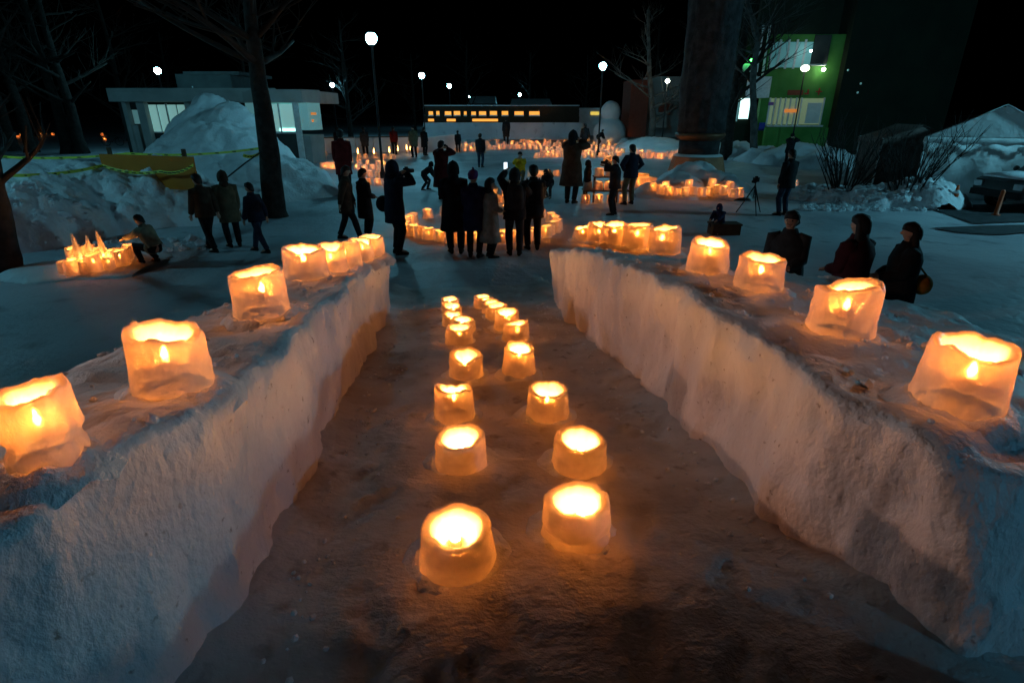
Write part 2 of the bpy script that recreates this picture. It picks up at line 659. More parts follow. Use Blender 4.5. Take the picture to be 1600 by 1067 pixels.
# unseen snow bank added right of the viewer, to shade the near floor
def snow_heap(name, pts, label, cat='snow bank', group=None, mat=None, seed=0.0, lump=0.12, step=0.12):
    '''pts: list of (x, y, radius, height); a lumpy heap as a height field over their union'''
    x0 = min(p[0] - p[2] for p in pts); x1 = max(p[0] + p[2] for p in pts)
    y0 = min(p[1] - p[2] for p in pts); y1 = max(p[1] + p[2] for p in pts)
    xs = np.arange(x0, x1 + step, step); ys = np.arange(y0, y1 + step, step)
    vs, fs, H = [], [], {}
    for i, x in enumerate(xs):
        for j, y in enumerate(ys):
            wx = x + 0.35 * nz(x * 0.8 + seed, y * 0.8, 1.0); wy = y + 0.35 * nz(x * 0.8, y * 0.8 + seed, 6.0)
            z = 0.0
            for px, py, r, h in pts:
                q = 1 - ((wx - px) ** 2 + (wy - py) ** 2) / (r * r)
                if q > 0:
                    z = max(z, h * (q ** 0.8))
            l = 0.0
            if z > 0.01:
                k = min(1.0, z / 0.35)
                l = k * lump * (fbm(x * 1.1 + seed, y * 1.1, 3.3, 4) + 0.8 * abs(nz(x * 2.6, y * 2.6 + seed, 1.0)) + 0.5 * abs(nz(x * 5.2, y * 5.2 + seed, 4.0)) + 0.2 * nz(x * 11, y * 11 + seed))
            H[i, j] = z + l if z > 0.01 else -0.12
    idx = {}
    for i, x in enumerate(xs):
        for j, y in enumerate(ys):
            idx[i, j] = len(vs)
            vs.append((x, y, H[i, j] + drop0(x, y)))
    for i in range(len(xs) - 1):
        for j in range(len(ys) - 1):
            if max(H[i, j], H[i + 1, j], H[i, j + 1], H[i + 1, j + 1]) > -0.1:
                fs.append((idx[i, j], idx[i + 1, j], idx[i + 1, j + 1], idx[i, j + 1]))
    o = MB().add(vs, fs).build(name, mat or M_SNOW, smooth=True)
    tag(o, label, cat, group)
    BVHS.append(bvh_of(o))
    return o

def drop0(x, y):
    h = BVHS[1].ray_cast(Vector((x, y, 9)), Vector((0, 0, -1)))
    return h[0].z if h[0] is not None else ground_z(x, y)

snow_heap('snow_bank', [(2.3, -1.9 + 0.45 * k, 0.7, 0.74) for k in range(5)], 'added unseen snow bank shading the slide start, outside the frame', lump=0.05, step=0.06)

# ------------------------------------------------------------------ ice lanterns
def lantern_mesh(seed, seg=40, rough=1.0, stacked=False):
    """hollow bucket of ice, unit: 0.28 wide at the foot, 0.26 high"""
    rnd = random.Random(seed)
    rb, rt, h = 0.142, 0.130 + rnd.uniform(-0.006, 0.006), 0.25 * rnd.uniform(0.92, 1.05)
    ri_t = rt * rnd.uniform(0.64, 0.75)
    prof = []
    n1 = 12
    prof.append((0.02, -0.03))
    prof.append((rb * 1.04, -0.03))
    for i in range(n1 + 1):
        t = i / n1
        r = rb + (rt - rb) * t
        r *= 1 + 0.05 * (1 - t) ** 6
        prof.append((r, h * 0.94 * t))
    if stacked:
        prof = [(r * (0.90 if 0.30 < z / h < 0.42 else (1.05 if z / h >= 0.42 else 1.0)), z) for r, z in prof]
        rt *= 1.04
    prof += [(rt * 0.99, h * 0.965), (rt * 0.965, h * 0.99), (rt * 0.92, h * 1.003), ((rt * 0.5 + ri_t * 0.5), h * 1.0), (ri_t * 1.03, h * 0.98), (ri_t * 0.98, h * 0.94)]
    for t, q_ in ((0.82, 0.90), (0.68, 0.80), (0.54, 0.70)):
        prof.append((ri_t * q_, h * t))
    prof += [(ri_t * 0.52, h * 0.40), (0.02, h * 0.36)]
    rs = []
    tx, ty = rnd.uniform(-0.12, 0.12), rnd.uniform(-0.12, 0.12)
    sd = seed * 3.7
    notch = rnd.uniform(0, 6.28)
    nd = rnd.choice((0.0, 0.012, 0.03))
    for r, z in prof:
        ring = []
        for k in range(seg):
            a = 2 * PI * k / seg
            ca, sa = math.cos(a), math.sin(a)
            q = 1 + rough * (0.05 * nz(ca * 1.1 + sd, sa * 1.1, z * 4) + 0.045 * nz(ca * 2.5 + sd, sa * 2.5, z * 14) + 0.018 * nz(ca * 6 + sd, sa * 6, z * 40))
            zz = z
            if z > 0.45 * h:
                f = (z - 0.45 * h) / (0.55 * h)
                zz += f * (tx * r * ca + ty * r * sa) + f * (0.020 * nz(ca * 1.6 + sd, sa * 1.6, 9.0) + 0.010 * nz(ca * 5 + sd, sa * 5, 2.0)) * rough
                zz -= f * nd * max(0.0, math.cos((a - notch) * 0.5)) ** 14
            ring.append((r * q * ca, r * q * sa, zz))
        rs.append(ring)
    mb = MB().rings(rs, True)
    me = mb.mesh('ice_lantern', True)
    me.materials.append(M_ICE)
    return me

def flame_mesh(r=0.016, h=0.055, seg=7, mat=None):
    prof = [(r * 0.35, 0), (r, h * 0.28), (r * 0.62, h * 0.62), (r * 0.12, h)]
    me = MB().lathe(prof, seg).mesh('flame', True)
    me.materials.append(mat or M_FLAME)
    return me

NEAR = [lantern_mesh(i + 1) for i in range(11)] + [lantern_mesh(57, stacked=True), lantern_mesh(63, stacked=True)]
FAR = [lantern_mesh(i + 31, 14, 0.8) for i in range(5)]
FL_NEAR = flame_mesh()
FL_FAR = flame_mesh(0.016, 0.05, 4, M_FLAMEF)
COLLAR = []
for _s in range(3):
    _r = []
    for _q, _z in ((0.25, -0.05), (0.215, -0.006), (0.185, 0.012), (0.160, 0.030), (0.140, 0.036), (0.12, 0.02)):
        _r.append([(_q * (1 + 0.16 * nz(math.cos(2 * PI * k / 24) * 1.6 + _s * 9, math.sin(2 * PI * k / 24) * 1.6, 1.0)) * math.cos(2 * PI * k / 24), _q * (1 + 0.16 * nz(math.cos(2 * PI * k / 24) * 1.6 + _s * 9, math.sin(2 * PI * k / 24) * 1.6, 5.0)) * math.sin(2 * PI * k / 24), _z * (1 + 0.9 * nz(math.cos(2 * PI * k / 24) * 2 + _s * 9, math.sin(2 * PI * k / 24) * 2, 3.0))) for k in range(24)])
    _m = MB().rings(_r, False).mesh('snow_collar', True)
    _m.materials.append(M_SNOW)
    COLLAR.append(_m)
CANDLE = MB().lathe([(0.022, 0), (0.022, 0.05), (0.018, 0.055), (0.003, 0.052), (0.002, 0.062)], 10).mesh('candle', True)
CANDLE.materials.append(M_WAX)

def lantern(p, scale, label, group, near=True, k=None, rz=None, tilt=0.0, zs=1.0, flame=True):
    me = random.choice(NEAR if near else FAR) if k is None else (NEAR if near else FAR)[k % (13 if near else 5)]
    o = link_mesh('ice_lantern', me)
    o.location = p
    o.scale = (scale, scale, scale * zs)
    o.rotation_euler = (random.uniform(-tilt, tilt), random.uniform(-tilt, tilt), random.uniform(0, 6.28) if rz is None else rz)
    tag(o, label, 'ice lantern', group)
    if flame:
        c = None
        if near:
            c = link_mesh('candle', CANDLE, parent=o, loc=(random.uniform(-0.02, 0.02), random.uniform(-0.02, 0.02), 0.082))
            link_mesh('snow_collar', random.choice(COLLAR), parent=o)
        f = link_mesh('flame', FL_NEAR if near else FL_FAR, parent=c or o)
        f.location = (0, 0, 0.058) if near else (0, 0, 0.12)
    return o

def project(p):
    d = p.y * CP + (CAM_Z - p.z) * SP
    return (W_PX / 2 + F_PX * p.x / d, H_PX / 2 + F_PX * ((CAM_Z - p.z) * CP - p.y * SP) / d)

def put_near(xc, top, bot, wpx, label, group, k=0, tilt=0.0):
    """size a lantern so that it stands on the snow and spans the measured width and height"""
    me = NEAR[k % 13]
    co = [v.co for v in me.vertices if v.co.z > -0.001]
    rz = random.uniform(0, 6.28)
    cr, sr = math.cos(rz), math.sin(rz)
    top -= 0.05 * (bot - top); wpx *= 1.05
    px, py, s, zs = xc, bot - 0.13 * wpx, 1.0, 1.0
    p = hit(px, py)
    s = wpx * depth(p) / F_PX / 0.30
    for it in range(6):
        p = hit(px, py)
        pr = [project(Vector((p.x + s * (c.x * cr - c.y * sr), p.y + s * (c.x * sr + c.y * cr), p.z + s * zs * c.z))) for c in co]
        x0, x1 = min(q[0] for q in pr), max(q[0] for q in pr)
        y0, y1 = min(q[1] for q in pr), max(q[1] for q in pr)
        s *= wpx / (x1 - x0)
        px += xc - (x0 + x1) / 2
        py += 0.7 * (bot - y1)
        zs = min(1.35, max(0.62, zs * (1 + 0.8 * ((bot - top) / (y1 - y0) - 1))))
    p = hit(px, py)
    lantern((p.x, p.y, p.z - 0.004), s, label, group, k=k, rz=rz, tilt=tilt, zs=zs)

GL = 'ice lanterns along the wall tops'
GF = 'ice lanterns down the slide'
# right wall, near to far: foot pixel, width
RW = [(1505, 521, 670, 176, 'largest ice lantern, at the near right end of the right wall'),
      (1319, 437, 545, 124, 'second ice lantern from the near end of the right wall'),
      (1186, 393, 465, 84, 'third ice lantern from the near end of the right wall'),
      (1105, 370, 436, 68, 'fourth ice lantern on the right wall, flame showing through its dipped rim'),
      (1037, 352, 404, 55, 'fifth ice lantern on the right wall, touching its farther neighbour'),
      (995, 349, 394, 50, 'sixth ice lantern on the right wall'),
      (958, 346, 388, 44, 'seventh ice lantern on the right wall'),
      (935, 346, 383, 38, 'eighth ice lantern on the right wall'),
      (911, 352, 380, 34, 'ninth ice lantern on the right wall, near its far end')]
for i, (px, tp_, bt_, w, lb) in enumerate(RW):
    put_near(px, tp_, bt_, w, lb, GL, k=i)
LW = [(62, 580, 755, 165, 'large squat ice lantern cut by the left picture edge'),
      (262, 502, 640, 150, 'second ice lantern on the left wall, lopsided rim'),
      (407, 415, 510, 98, 'third ice lantern on the left wall, round open top'),
      (478, 382, 447, 74, 'fourth ice lantern on the left wall, first of the touching row'),
      (520, 378, 434, 50, 'fifth ice lantern on the left wall, within the touching row'),
      (546, 376, 424, 44, 'sixth ice lantern on the left wall, within the touching row'),
      (566, 372, 415, 42, 'seventh ice lantern on the left wall, within the touching row'),
      (582, 369, 406, 40, 'last ice lantern at the far end of the left wall')]
for i, (px, tp_, bt_, w, lb) in enumerate(LW):
    put_near(px, tp_, bt_, w, lb, GL, k=(11 if i == 0 else (i + 3) % 11), tilt=0.04)
FW = [(716, 793, 926, 120, 'nearest ice lantern standing on the slide floor'),
      (899, 757, 880, 108, 'stacked-looking ice lantern, near one in the right row of the slide'),
      (720, 665, 750, 83, 'second ice lantern in the left row of the slide, flame in view'),
      (905, 667, 757, 87, 'second ice lantern in the right row of the slide'),
      (711, 601, 672, 64, 'third ice lantern in the left row of the slide, broken rim'),
      (855, 597, 668, 67, 'third ice lantern in the right row of the slide, notched rim'),
      (729, 543, 600, 54, 'fourth ice lantern in the left row of the slide'),
      (811, 533, 597, 52, 'fourth ice lantern in the right row of the slide'),
      (718, 506, 545, 44, 'fifth ice lantern in the left row of the slide'),
      (806, 500, 540, 43, 'fifth ice lantern in the right row of the slide'),
      (724, 494, 525, 40, 'sixth ice lantern in the left row of the slide'),
      (792, 481, 522, 42, 'sixth ice lantern in the right row of the slide'),
      (708, 487, 515, 36, 'seventh ice lantern in the left row of the slide'),
      (776, 472, 503, 36, 'seventh ice lantern in the right row of the slide'),
      (707, 473, 500, 32, 'eighth ice lantern in the left row of the slide'),
      (769, 468, 495, 34, 'eighth ice lantern in the right row of the slide'),
      (704, 463, 488, 30, 'far end ice lantern in the left row of the slide'),
      (756, 460, 485, 32, 'far end ice lantern in the right row of the slide')]
for i, (px, tp_, bt_, w, lb) in enumerate(FW):
    put_near(px, tp_, bt_, w, lb, GF, k=(12 if i == 1 else i * 2 % 11))
#@@STAGE2@@
# ------------------------------------------------------------------ more materials
M_BARK = plain('bark', (0.016, 0.013, 0.011), 0.9, (0.040, 0.032, 0.027), 5.0, [(9, 0.8, 0.05)])
M_BIRCH = plain('pale_bark', (0.045, 0.042, 0.040), 0.9, (0.12, 0.115, 0.105), 3.0, [(12, 0.6, 0.03)])
M_TWIG = plain('twig', (0.020, 0.015, 0.012), 0.9)
M_STONE = plain('rough_stone', (0.014, 0.013, 0.014), 0.85, (0.040, 0.038, 0.040), 3.0, [(5, 0.9, 0.08), (22, 0.6, 0.02)])
M_PEDESTAL = plain('pedestal_stone', (0.30, 0.13, 0.06), 0.7, (0.40, 0.18, 0.09), 2.5, [(18, 0.4, 0.01)])
M_BAND = plain('bronze_band', (0.12, 0.06, 0.03), 0.5, metal=0.5)
M_CANVAS = plain('tent_canvas', (0.70, 0.72, 0.72), 0.6, (0.80, 0.82, 0.82), 2.0, [(2.5, 0.7, 0.08), (14, 0.3, 0.01)])
M_TARP = plain('dim_canvas', (0.10, 0.07, 0.06), 0.7, (0.14, 0.10, 0.085), 1.6, [(2.5, 0.6, 0.06)])
M_FRAME = plain('white_frame', (0.62, 0.64, 0.64), 0.5)
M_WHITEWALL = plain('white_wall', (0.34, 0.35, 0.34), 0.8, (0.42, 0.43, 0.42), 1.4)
M_DARKWALL = plain('dark_wall_and_recess_shade', (0.030, 0.036, 0.036), 0.8, (0.05, 0.06, 0.058), 1.2)
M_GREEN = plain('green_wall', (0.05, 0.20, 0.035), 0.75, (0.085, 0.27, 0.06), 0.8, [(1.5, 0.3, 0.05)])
M_GREEND = plain('dark_unlit_green', (0.008, 0.014, 0.008), 0.8, (0.012, 0.022, 0.012), 0.8)
M_RED = plain('red_paint', (0.35, 0.03, 0.02), 0.5)
M_ORANGE = plain('orange_plastic', (0.55, 0.09, 0.02), 0.5)
M_WHITE = plain('white_plastic', (0.75, 0.75, 0.75), 0.5)
M_BRICKRED = plain('red_brown_wall', (0.22, 0.05, 0.03), 0.8)
M_BOARD = plain('ochre_board', (0.46, 0.15, 0.008), 0.65, (0.56, 0.19, 0.012), 1.2)
M_TAPE = plain('yellow_tape', (0.55, 0.62, 0.04), 0.45)
M_TAPEINK = plain('tape_print', (0.02, 0.02, 0.02), 0.5)
M_CARPAINT = plain('car_paint', (0.022, 0.018, 0.018), 0.3, spec=0.6)
M_TYRE = plain('tyre', (0.012, 0.012, 0.012), 0.8)
M_RIM = plain('rim', (0.25, 0.25, 0.26), 0.4, metal=0.8)
M_GLASS = plain('dark_glass', (0.02, 0.03, 0.035), 0.08, spec=0.6)
M_GROUNDSHADOW = plain('ground_shadow', (0.030, 0.031, 0.034), 0.85, (0.06, 0.062, 0.066), 5.0, [(30, 0.5, 0.01)])  # dark tone of the shadows laid on the snow by the truck
M_LITWIN = emit('lit_window', (0.55, 1.0, 0.92), 0.30)
M_LITDOOR = emit('lit_door', (0.62, 1.0, 0.95), 2.2)
M_DIMWIN = emit('dim_window', (0.75, 0.80, 0.45), 0.10)
M_TEALWIN = emit('teal_window', (0.35, 0.75, 0.75), 0.16)
M_DIMTEAL = emit('faint_window', (0.35, 0.75, 0.75), 0.045)
M_SIGNREFLECT = emit('orange_sign_and_reflection', (1.0, 0.30, 0.05), 0.55)
M_NICHE = emit('lit_niche', (1.0, 0.40, 0.06), 1.3)
M_WALLLAMP = emit('wall_lamp', (0.95, 1.0, 0.75), 42)
M_POSTLAMP = emit('post_lamp', (0.95, 1.0, 0.75), 7)
M_SMALLLAMP = emit('small_lamp', (0.8, 1.0, 0.95), 60)
M_GREENLAMP = emit('green_lamp', (0.1, 1.0, 0.15), 12)
M_BLUE = plain('blue_cloth', (0.02, 0.04, 0.35), 0.6)
M_SKIN = plain('skin', (0.50, 0.30, 0.21), 0.55)
M_HAIR = plain('hair', (0.012, 0.010, 0.009), 0.6)
M_SCREEN = emit('phone_screen', (0.75, 0.9, 1.0), 2.5)

# ------------------------------------------------------------------ lantern fields
def trough_mesh(seed, asp=2.2):
    me = bpy.data.meshes.new('ice_block')
    rs = []
    prof = [(0.02, -0.02), (1.0, -0.02), (1.0, 0.08), (0.98, 0.17), (0.94, 0.195), (0.85, 0.20), (0.74, 0.19), (0.72, 0.10), (0.60, 0.045), (0.02, 0.04)]
    for r, z in prof:
        ring = []
        for k in range(28):
            a = 2 * PI * k / 28
            ca, sa = math.cos(a), math.sin(a)
            e = (abs(ca) ** 5 + abs(sa) ** 5) ** (-0.2)
            q = 0.12 * r * e * (1 + 0.05 * nz(ca * 2 + seed, sa * 2, z * 9))
            ring.append((q * ca * asp, q * sa, z + 0.012 * nz(ca * 3, sa * 3 + seed, 4) * (z > 0.1)))
        rs.append(ring)
    me = MB().rings(rs, True).mesh('ice_block', True)
    me.materials.append(M_ICE)
    return me
TROUGH = [trough_mesh(3.3), trough_mesh(8.1)]

def ground_at(px, py):
    return hit(px, py)

def far_lantern(px, py, label, group, s=1.0, jitter=0.0, p=None):
    if p is None:
        p = ground_at(px, py)
    x, y = p.x + random.uniform(-jitter, jitter), p.y + random.uniform(-jitter, jitter)
    z = drop(x, y) if jitter else p.z
    return lantern((x, y, z), s * random.uniform(0.92, 1.08), label, group, near=False)

def block(px, py, rz, label, group, s=1.0):
    p = ground_at(px, py)
    o = link_mesh('ice_block', random.choice(TROUGH))
    o.location = p
    o.rotation_euler = (0, 0, rz)
    o.scale = (s, s, s)
    tag(o, label, 'ice block', group)
    for dx in (-0.12, 0.10):
        f = link_mesh('flame', FL_FAR, parent=o)
        f.location = (dx, 0, 0.07)
    return o

# ring of lanterns in the plaza
ring_c = at_z(752, 352, 0)
GR = 'ring of ice lanterns'
for k in range(40):
    a = 2 * PI * k / 40
    rr = 1.98 + random.uniform(-0.04, 0.04)
    if 0.35 < math.sin(a) and k % 2:         # the far side is set wider apart
        continue
    x, y = ring_c.x + rr * math.cos(a), ring_c.y + rr * 1.05 * math.sin(a)
    lantern((x, y, drop(x, y)), random.uniform(0.98, 1.14), 'glowing ice lantern in the ring behind the standing group', GR, near=False)

# broad bands of lanterns across the middle distance
LB = 'small glowing ice lantern in the broad band across the far plaza'
GB = 'ice lanterns in the far band'
def band_row(x0, y0, x1, y1, n, label=LB, group=GB, s=1.25):
    for i in range(n):
        t = (i + random.uniform(-0.25, 0.25)) / max(1, n - 1)
        far_lantern(x0 + (x1 - x0) * t, y0 + (y1 - y0) * t + random.uniform(-0.5, 0.5), label, group, s)
band_row(622, 229, 702, 227, 9)
band_row(716, 237, 800, 233, 10)
band_row(700, 228, 800, 226, 9)
band_row(796, 233, 905, 236, 14)
band_row(800, 227, 900, 229, 13)
band_row(757, 220, 786, 219, 4)
band_row(885, 221, 918, 220, 5)
band_row(838, 247, 905, 245, 9)
band_row(848, 242, 900, 240, 7)
band_row(906, 240, 975, 236, 9)
band_row(903, 233, 970, 231, 8)
band_row(915, 247, 968, 244, 6)
band_row(992, 240, 1058, 242, 8)
band_row(996, 247, 1056, 249, 7)
# the smallest far lanterns, beyond counting
def far_mass():
    ice, fl = MB(), MB()
    def one(px, py):
        p = ground_at(px, py); s = 1.25 * random.uniform(0.85, 1.1)
        me = random.choice(FAR)
        a = random.uniform(0, 6.28); ca, sa = math.cos(a) * s, math.sin(a) * s
        ice.add([(p.x + v.co.x * ca - v.co.y * sa, p.y + v.co.x * sa + v.co.y * ca, p.z + v.co.z * s) for v in me.vertices], [tuple(q.vertices) for q in me.polygons])
        fl.add([(p.x + v.co.x * s, p.y + v.co.y * s, p.z + (v.co.z + 0.12) * s) for v in FL_FAR.vertices], [tuple(q.vertices) for q in FL_FAR.polygons])
    for x0, y0, x1, y1, n in ((716, 231, 905, 230, 20), (640, 232, 712, 233, 8), (905, 236, 972, 233, 9), (800, 224, 884, 225, 9), (842, 244.5, 905, 242.5, 8), (900, 243, 970, 240, 9), (993, 244, 1058, 245.5, 9), (990, 236, 1056, 238, 8), (925, 228, 975, 226, 6), (860, 238, 905, 237, 5)):
        for i in range(n):
            t = (i + random.uniform(-0.4, 0.4)) / (n - 1)
            one(x0 + (x1 - x0) * t, y0 + (y1 - y0) * t + random.uniform(-1, 1))
    o = ice.build('far_ice_lanterns', M_ICE, None, True)
    tag(o, 'mass of tiny glowing ice lanterns in the far bands', 'ice lanterns', kind='stuff')
    fl.build('flames', M_FLAMEF, o, True)
far_mass()
# left field round the lamp post
LF = 'small glowing ice lantern in the patch round the tall lamp post'
GLF = 'ice lanterns round the lamp post'
for (x0, y0, x1, y1, n) in [(549, 248, 612, 248, 6), (552, 257, 614, 260, 6), (556, 265, 616, 268, 6), (578, 276, 614, 280, 4), (576, 289, 612, 291, 4)]:
    band_row(x0, y0, x1, y1, n, LF, GLF, 1.15)
band_row(622, 236, 650, 238, 4, 'small glowing ice lantern right of the white snow counter', 'lanterns beside the counter', 1.2)
# row behind the ring and by the crouching figures
band_row(832, 277, 882, 274, 5, 'glowing ice lantern in the row behind the bending person', 'lanterns behind the bending person', 1.1)
# slope lanterns beside the big mound
for px, py in ((443, 233), (456, 236), (452, 243), (447, 248), (474, 262), (482, 229)):
    far_lantern(px, py, 'small ice lantern on the snow right of the large mound', 'lanterns by the large mound', 1.2)
# far left scatter
for px, py in ((28, 216), (33, 214), (38, 217), (66, 213), (68, 218), (83, 212), (117, 215), (160, 212), (164, 220), (203, 222), (216, 223)):
    far_lantern(px, py, 'tiny ice lantern glimmering among the trunks at far left', 'lanterns among the left trunks', 1.2)
for px, py in ((1322, 232), (1334, 232), (1348, 233), (1360, 233)):
    far_lantern(px, py, 'tiny ice lantern behind the left bush near the green building', 'lanterns by the green building', 1.3)
far_lantern(1240, 291, 'lone ice lantern right of the man beside the tripod', 'single lantern', 1.2)
GBK = 'long ice blocks lit from inside'
block(1006, 292, 0.1, 'long glowing ice block left of the column pedestal, nearer one', GBK, 1.9)
block(998, 283, 0.0, 'long glowing ice block left of the column pedestal, farther one', GBK, 1.6)
block(514, 264, 0.05, 'long glowing ice block on the snow at the left end of the crowd', GBK, 1.7)
block(505, 243, 0.0, 'short glowing ice block hung low before the pavilion', GBK, 1.3)

# ------------------------------------------------------------------ snow heaps
def heap_px(spec, label, **kw):
    """spec: (px, py foot, radius m, height m)"""
    pts = []
    for px, py, r, h in spec:
        p = at_z(px, py, 0)
        pts.append((p.x, p.y, r, h))
    return snow_heap(kw.pop('name', 'snow_bank'), pts, label, **kw)

BIG = heap_px([(352, 285, 3.6, 2.4), (352, 275, 2.3, 3.5), (335, 277, 2.3, 3.15), (374, 279, 2.4, 3.1), (415, 300, 2.6, 1.4), (450, 305, 1.8, 0.75), (300, 285, 2.8, 1.4)],
              'large smooth snow mound rising behind the ochre board', name='snow_mound', cat='snow mound', seed=2.0, lump=0.19, step=0.10)
heap_px([(40, 375, 1.7, 1.35), (90, 362, 1.7, 1.45), (140, 352, 1.8, 1.35), (190, 347, 1.8, 1.3), (235, 342, 1.7, 1.4), (275, 340, 1.5, 1.45), (300, 342, 1.2, 1.0)],
        'long lumpy snow bank left, behind the crouching person', seed=5.0, lump=0.24, step=0.055)
heap_px([(20, 310, 2.2, 1.2), (90, 300, 2.2, 1.15), (160, 300, 2.2, 1.0)], 'second lumpy snow bank behind the first at left', seed=9.0, lump=0.2, step=0.09)
heap_px([(1265, 308, 1.0, 0.28), (1310, 312, 1.2, 0.42), (1355, 316, 1.2, 0.50), (1400, 318, 1.2, 0.62), (1440, 320, 1.2, 0.80), (1470, 320, 0.9, 0.5)],
        'lumpy ploughed snow bank in front of the two bare bushes', seed=12.0, lump=0.20, step=0.055)
heap_px([(1150, 247, 2.0, 0.9), (1120, 243, 2.0, 0.7), (1195, 252, 1.8, 0.8), (1240, 256, 2.2, 1.1), (1280, 260, 2.2, 0.9)], 'ploughed snow bank in front of the green building', seed=15.0, lump=0.2, step=0.15)
heap_px([(1215, 236, 3.0, 1.5), (1260, 238, 3.0, 1.45), (1190, 236, 2.0, 1.1)], 'brightly lit snow bank under the green wall', seed=18.0, lump=0.25, step=0.18)
heap_px([(1020, 236, 3.0, 1.0), (1042, 238, 2.6, 0.7), (1000, 233, 2.4, 0.6)], 'smooth snow heap left of the tall column', seed=21.0, lump=0.12, step=0.2)
heap_px([(115, 420, 1.0, 0.16), (160, 415, 1.0, 0.18), (195, 405, 0.8, 0.12)], 'low snow bed under the glowing ice spires', seed=23.0, lump=0.05, step=0.06)
PILE = heap_px([(1085, 298, 1.6, 1.0), (1055, 304, 1.3, 0.7), (1118, 303, 1.3, 0.75), (1140, 308, 0.9, 0.3), (1030, 306, 0.9, 0.28)],
               'snow pile set with candles round the pedestal foot', seed=25.0, lump=0.14, step=0.08)
for px, py in ((1020, 297), (1032, 301), (1044, 304), (1058, 306), (1070, 305), (1083, 303), (1096, 306), (1108, 304), (1120, 300), (1130, 303), (1140, 296), (1146, 308), (1155, 306), (1076, 292), (1040, 294), (1112, 290)):
    far_lantern(px, py, 'ice lantern set in the snow pile at the pedestal foot', 'lanterns round the pedestal', 1.05)

# candle pyramid of tiers near the middle right
tp = at_z(945, 316, 0)
TIER = MB()
tier = empty('tiered_stand', (tp.x, tp.y, drop(tp.x, tp.y)))
tag(tier, 'tiered wooden stand carrying ice lanterns, among the photographers', 'stand')
M_WOOD = plain('dark_wood', (0.07, 0.04, 0.02), 0.8)
for z, wd, dp in ((0.42, 0.75, 0.34), (0.85, 0.42, 0.26), (1.20, 0.2, 0.18)):
    MB().box((-wd, -dp, z - 0.03), (wd, dp, z)).build('shelf', M_WOOD, tier)
for sx in (-0.38, 0.38):
    MB().box((sx - 0.03, -0.05, 0), (sx + 0.03, 0.05, 0.82)).build('leg', M_WOOD, tier)
MB().box((-0.03, -0.04, 0.85), (0.03, 0.04, 1.17)).build('post', M_WOOD, tier)
for dx, z in ((-0.6, 0.42), (-0.25, 0.42), (0.1, 0.42), (0.5, 0.42), (-0.25, 0.85), (0.12, 0.85), (0.0, 1.20), (-0.65, 0.0), (-0.22, 0.0), (0.2, 0.0), (0.6, 0.0)):
    lantern((tp.x + dx, tp.y - 0.06, tier.location.z + z), 1.1, 'ice lantern on the tiered stand among the photographers', 'lanterns on the tiered stand', near=False)

# ice spires and lanterns glowing at the left
def spire_mesh(seed, h):
    rs = []
    for i in range(6):
        t = i / 5
        r = 0.085 * (1 - t) ** 0.8 + 0.012
        rs.append([(r * (1 + 0.25 * nz(k * 1.7 + seed, t * 3)) * math.cos(2 * PI * k / 7) + 0.05 * t * math.sin(seed), r * (1 + 0.2 * nz(k + seed, t * 2, 3)) * math.sin(2 * PI * k / 7), -0.03 + h * t) for k in range(7)])
    me = MB().rings(rs, True).mesh('ice_spire')
    me.materials.append(M_ICE)
    return me
for i, (px, py, h) in enumerate(((128, 418, 0.66), (145, 414, 0.58), (168, 410, 0.62))):
    p = hit(px, py)
    o = link_mesh('ice_spire', spire_mesh(i * 2.3, h))
    o.location = p
    tag(o, ['leftmost pointed ice spire in the glowing cluster at left', 'middle pointed ice spire in the glowing cluster at left', 'rightmost pointed ice spire in the glowing cluster at left'][i], 'ice spire', 'ice spires')
    for fx, fy in ((0.0, -0.13), (0.12, 0.10)):
        f = link_mesh('flame', FL_FAR, parent=o); f.location = (fx, fy, 0.10)
for px, py in ((103, 424), (116, 426), (135, 424), (150, 421), (158, 405), (172, 418), (180, 408), (190, 412), (198, 404), (140, 404), (120, 408), (203, 398)):
    far_lantern(px, py, 'small ice lantern in the glowing cluster of spires at left', 'lanterns in the spire cluster', random.uniform(0.8, 1.15))

# ice crystal pile inside the plaza, behind the ring
def chunk_mesh(seed):
    rnd = random.Random(seed)
    bm = bmesh.new()
    bmesh.ops.create_icosphere(bm, subdivisions=1, radius=0.16)
    for v in bm.verts:
        v.co *= rnd.uniform(0.75, 1.2)
    me = bpy.data.meshes.new('ice_chunk')
    bm.to_mesh(me); bm.free()
    me.materials.append(M_ICE)
    return me
CH = [chunk_mesh(i) for i in range(4)]
cp = at_z(786, 312, 0)
for i in range(16):
    lay = i // 6
    x = cp.x + random.uniform(-0.45, 0.45) * (1 - 0.2 * lay) ; y = cp.y + random.uniform(-0.25, 0.25)
    o = link_mesh('ice_chunk', CH[i % 4])
    o.location = (x, y, drop(x, y) + 0.10 + 0.22 * lay)
    o.rotation_euler = (random.random() * 6, random.random() * 6, 0)
    tag(o, 'clear broken ice chunk in the pile behind the ring', 'ice chunk', 'ice chunks in the pile')
for dx, z in ((-0.35, 0.0), (0.05, 0.0), (0.4, 0.0), (-0.15, 0.0)):
    lantern((cp.x + dx, cp.y - 0.42, drop(cp.x + dx, cp.y - 0.42)), 0.95, 'ice lantern before the pile of clear ice chunks', 'lanterns before the ice pile', near=False)

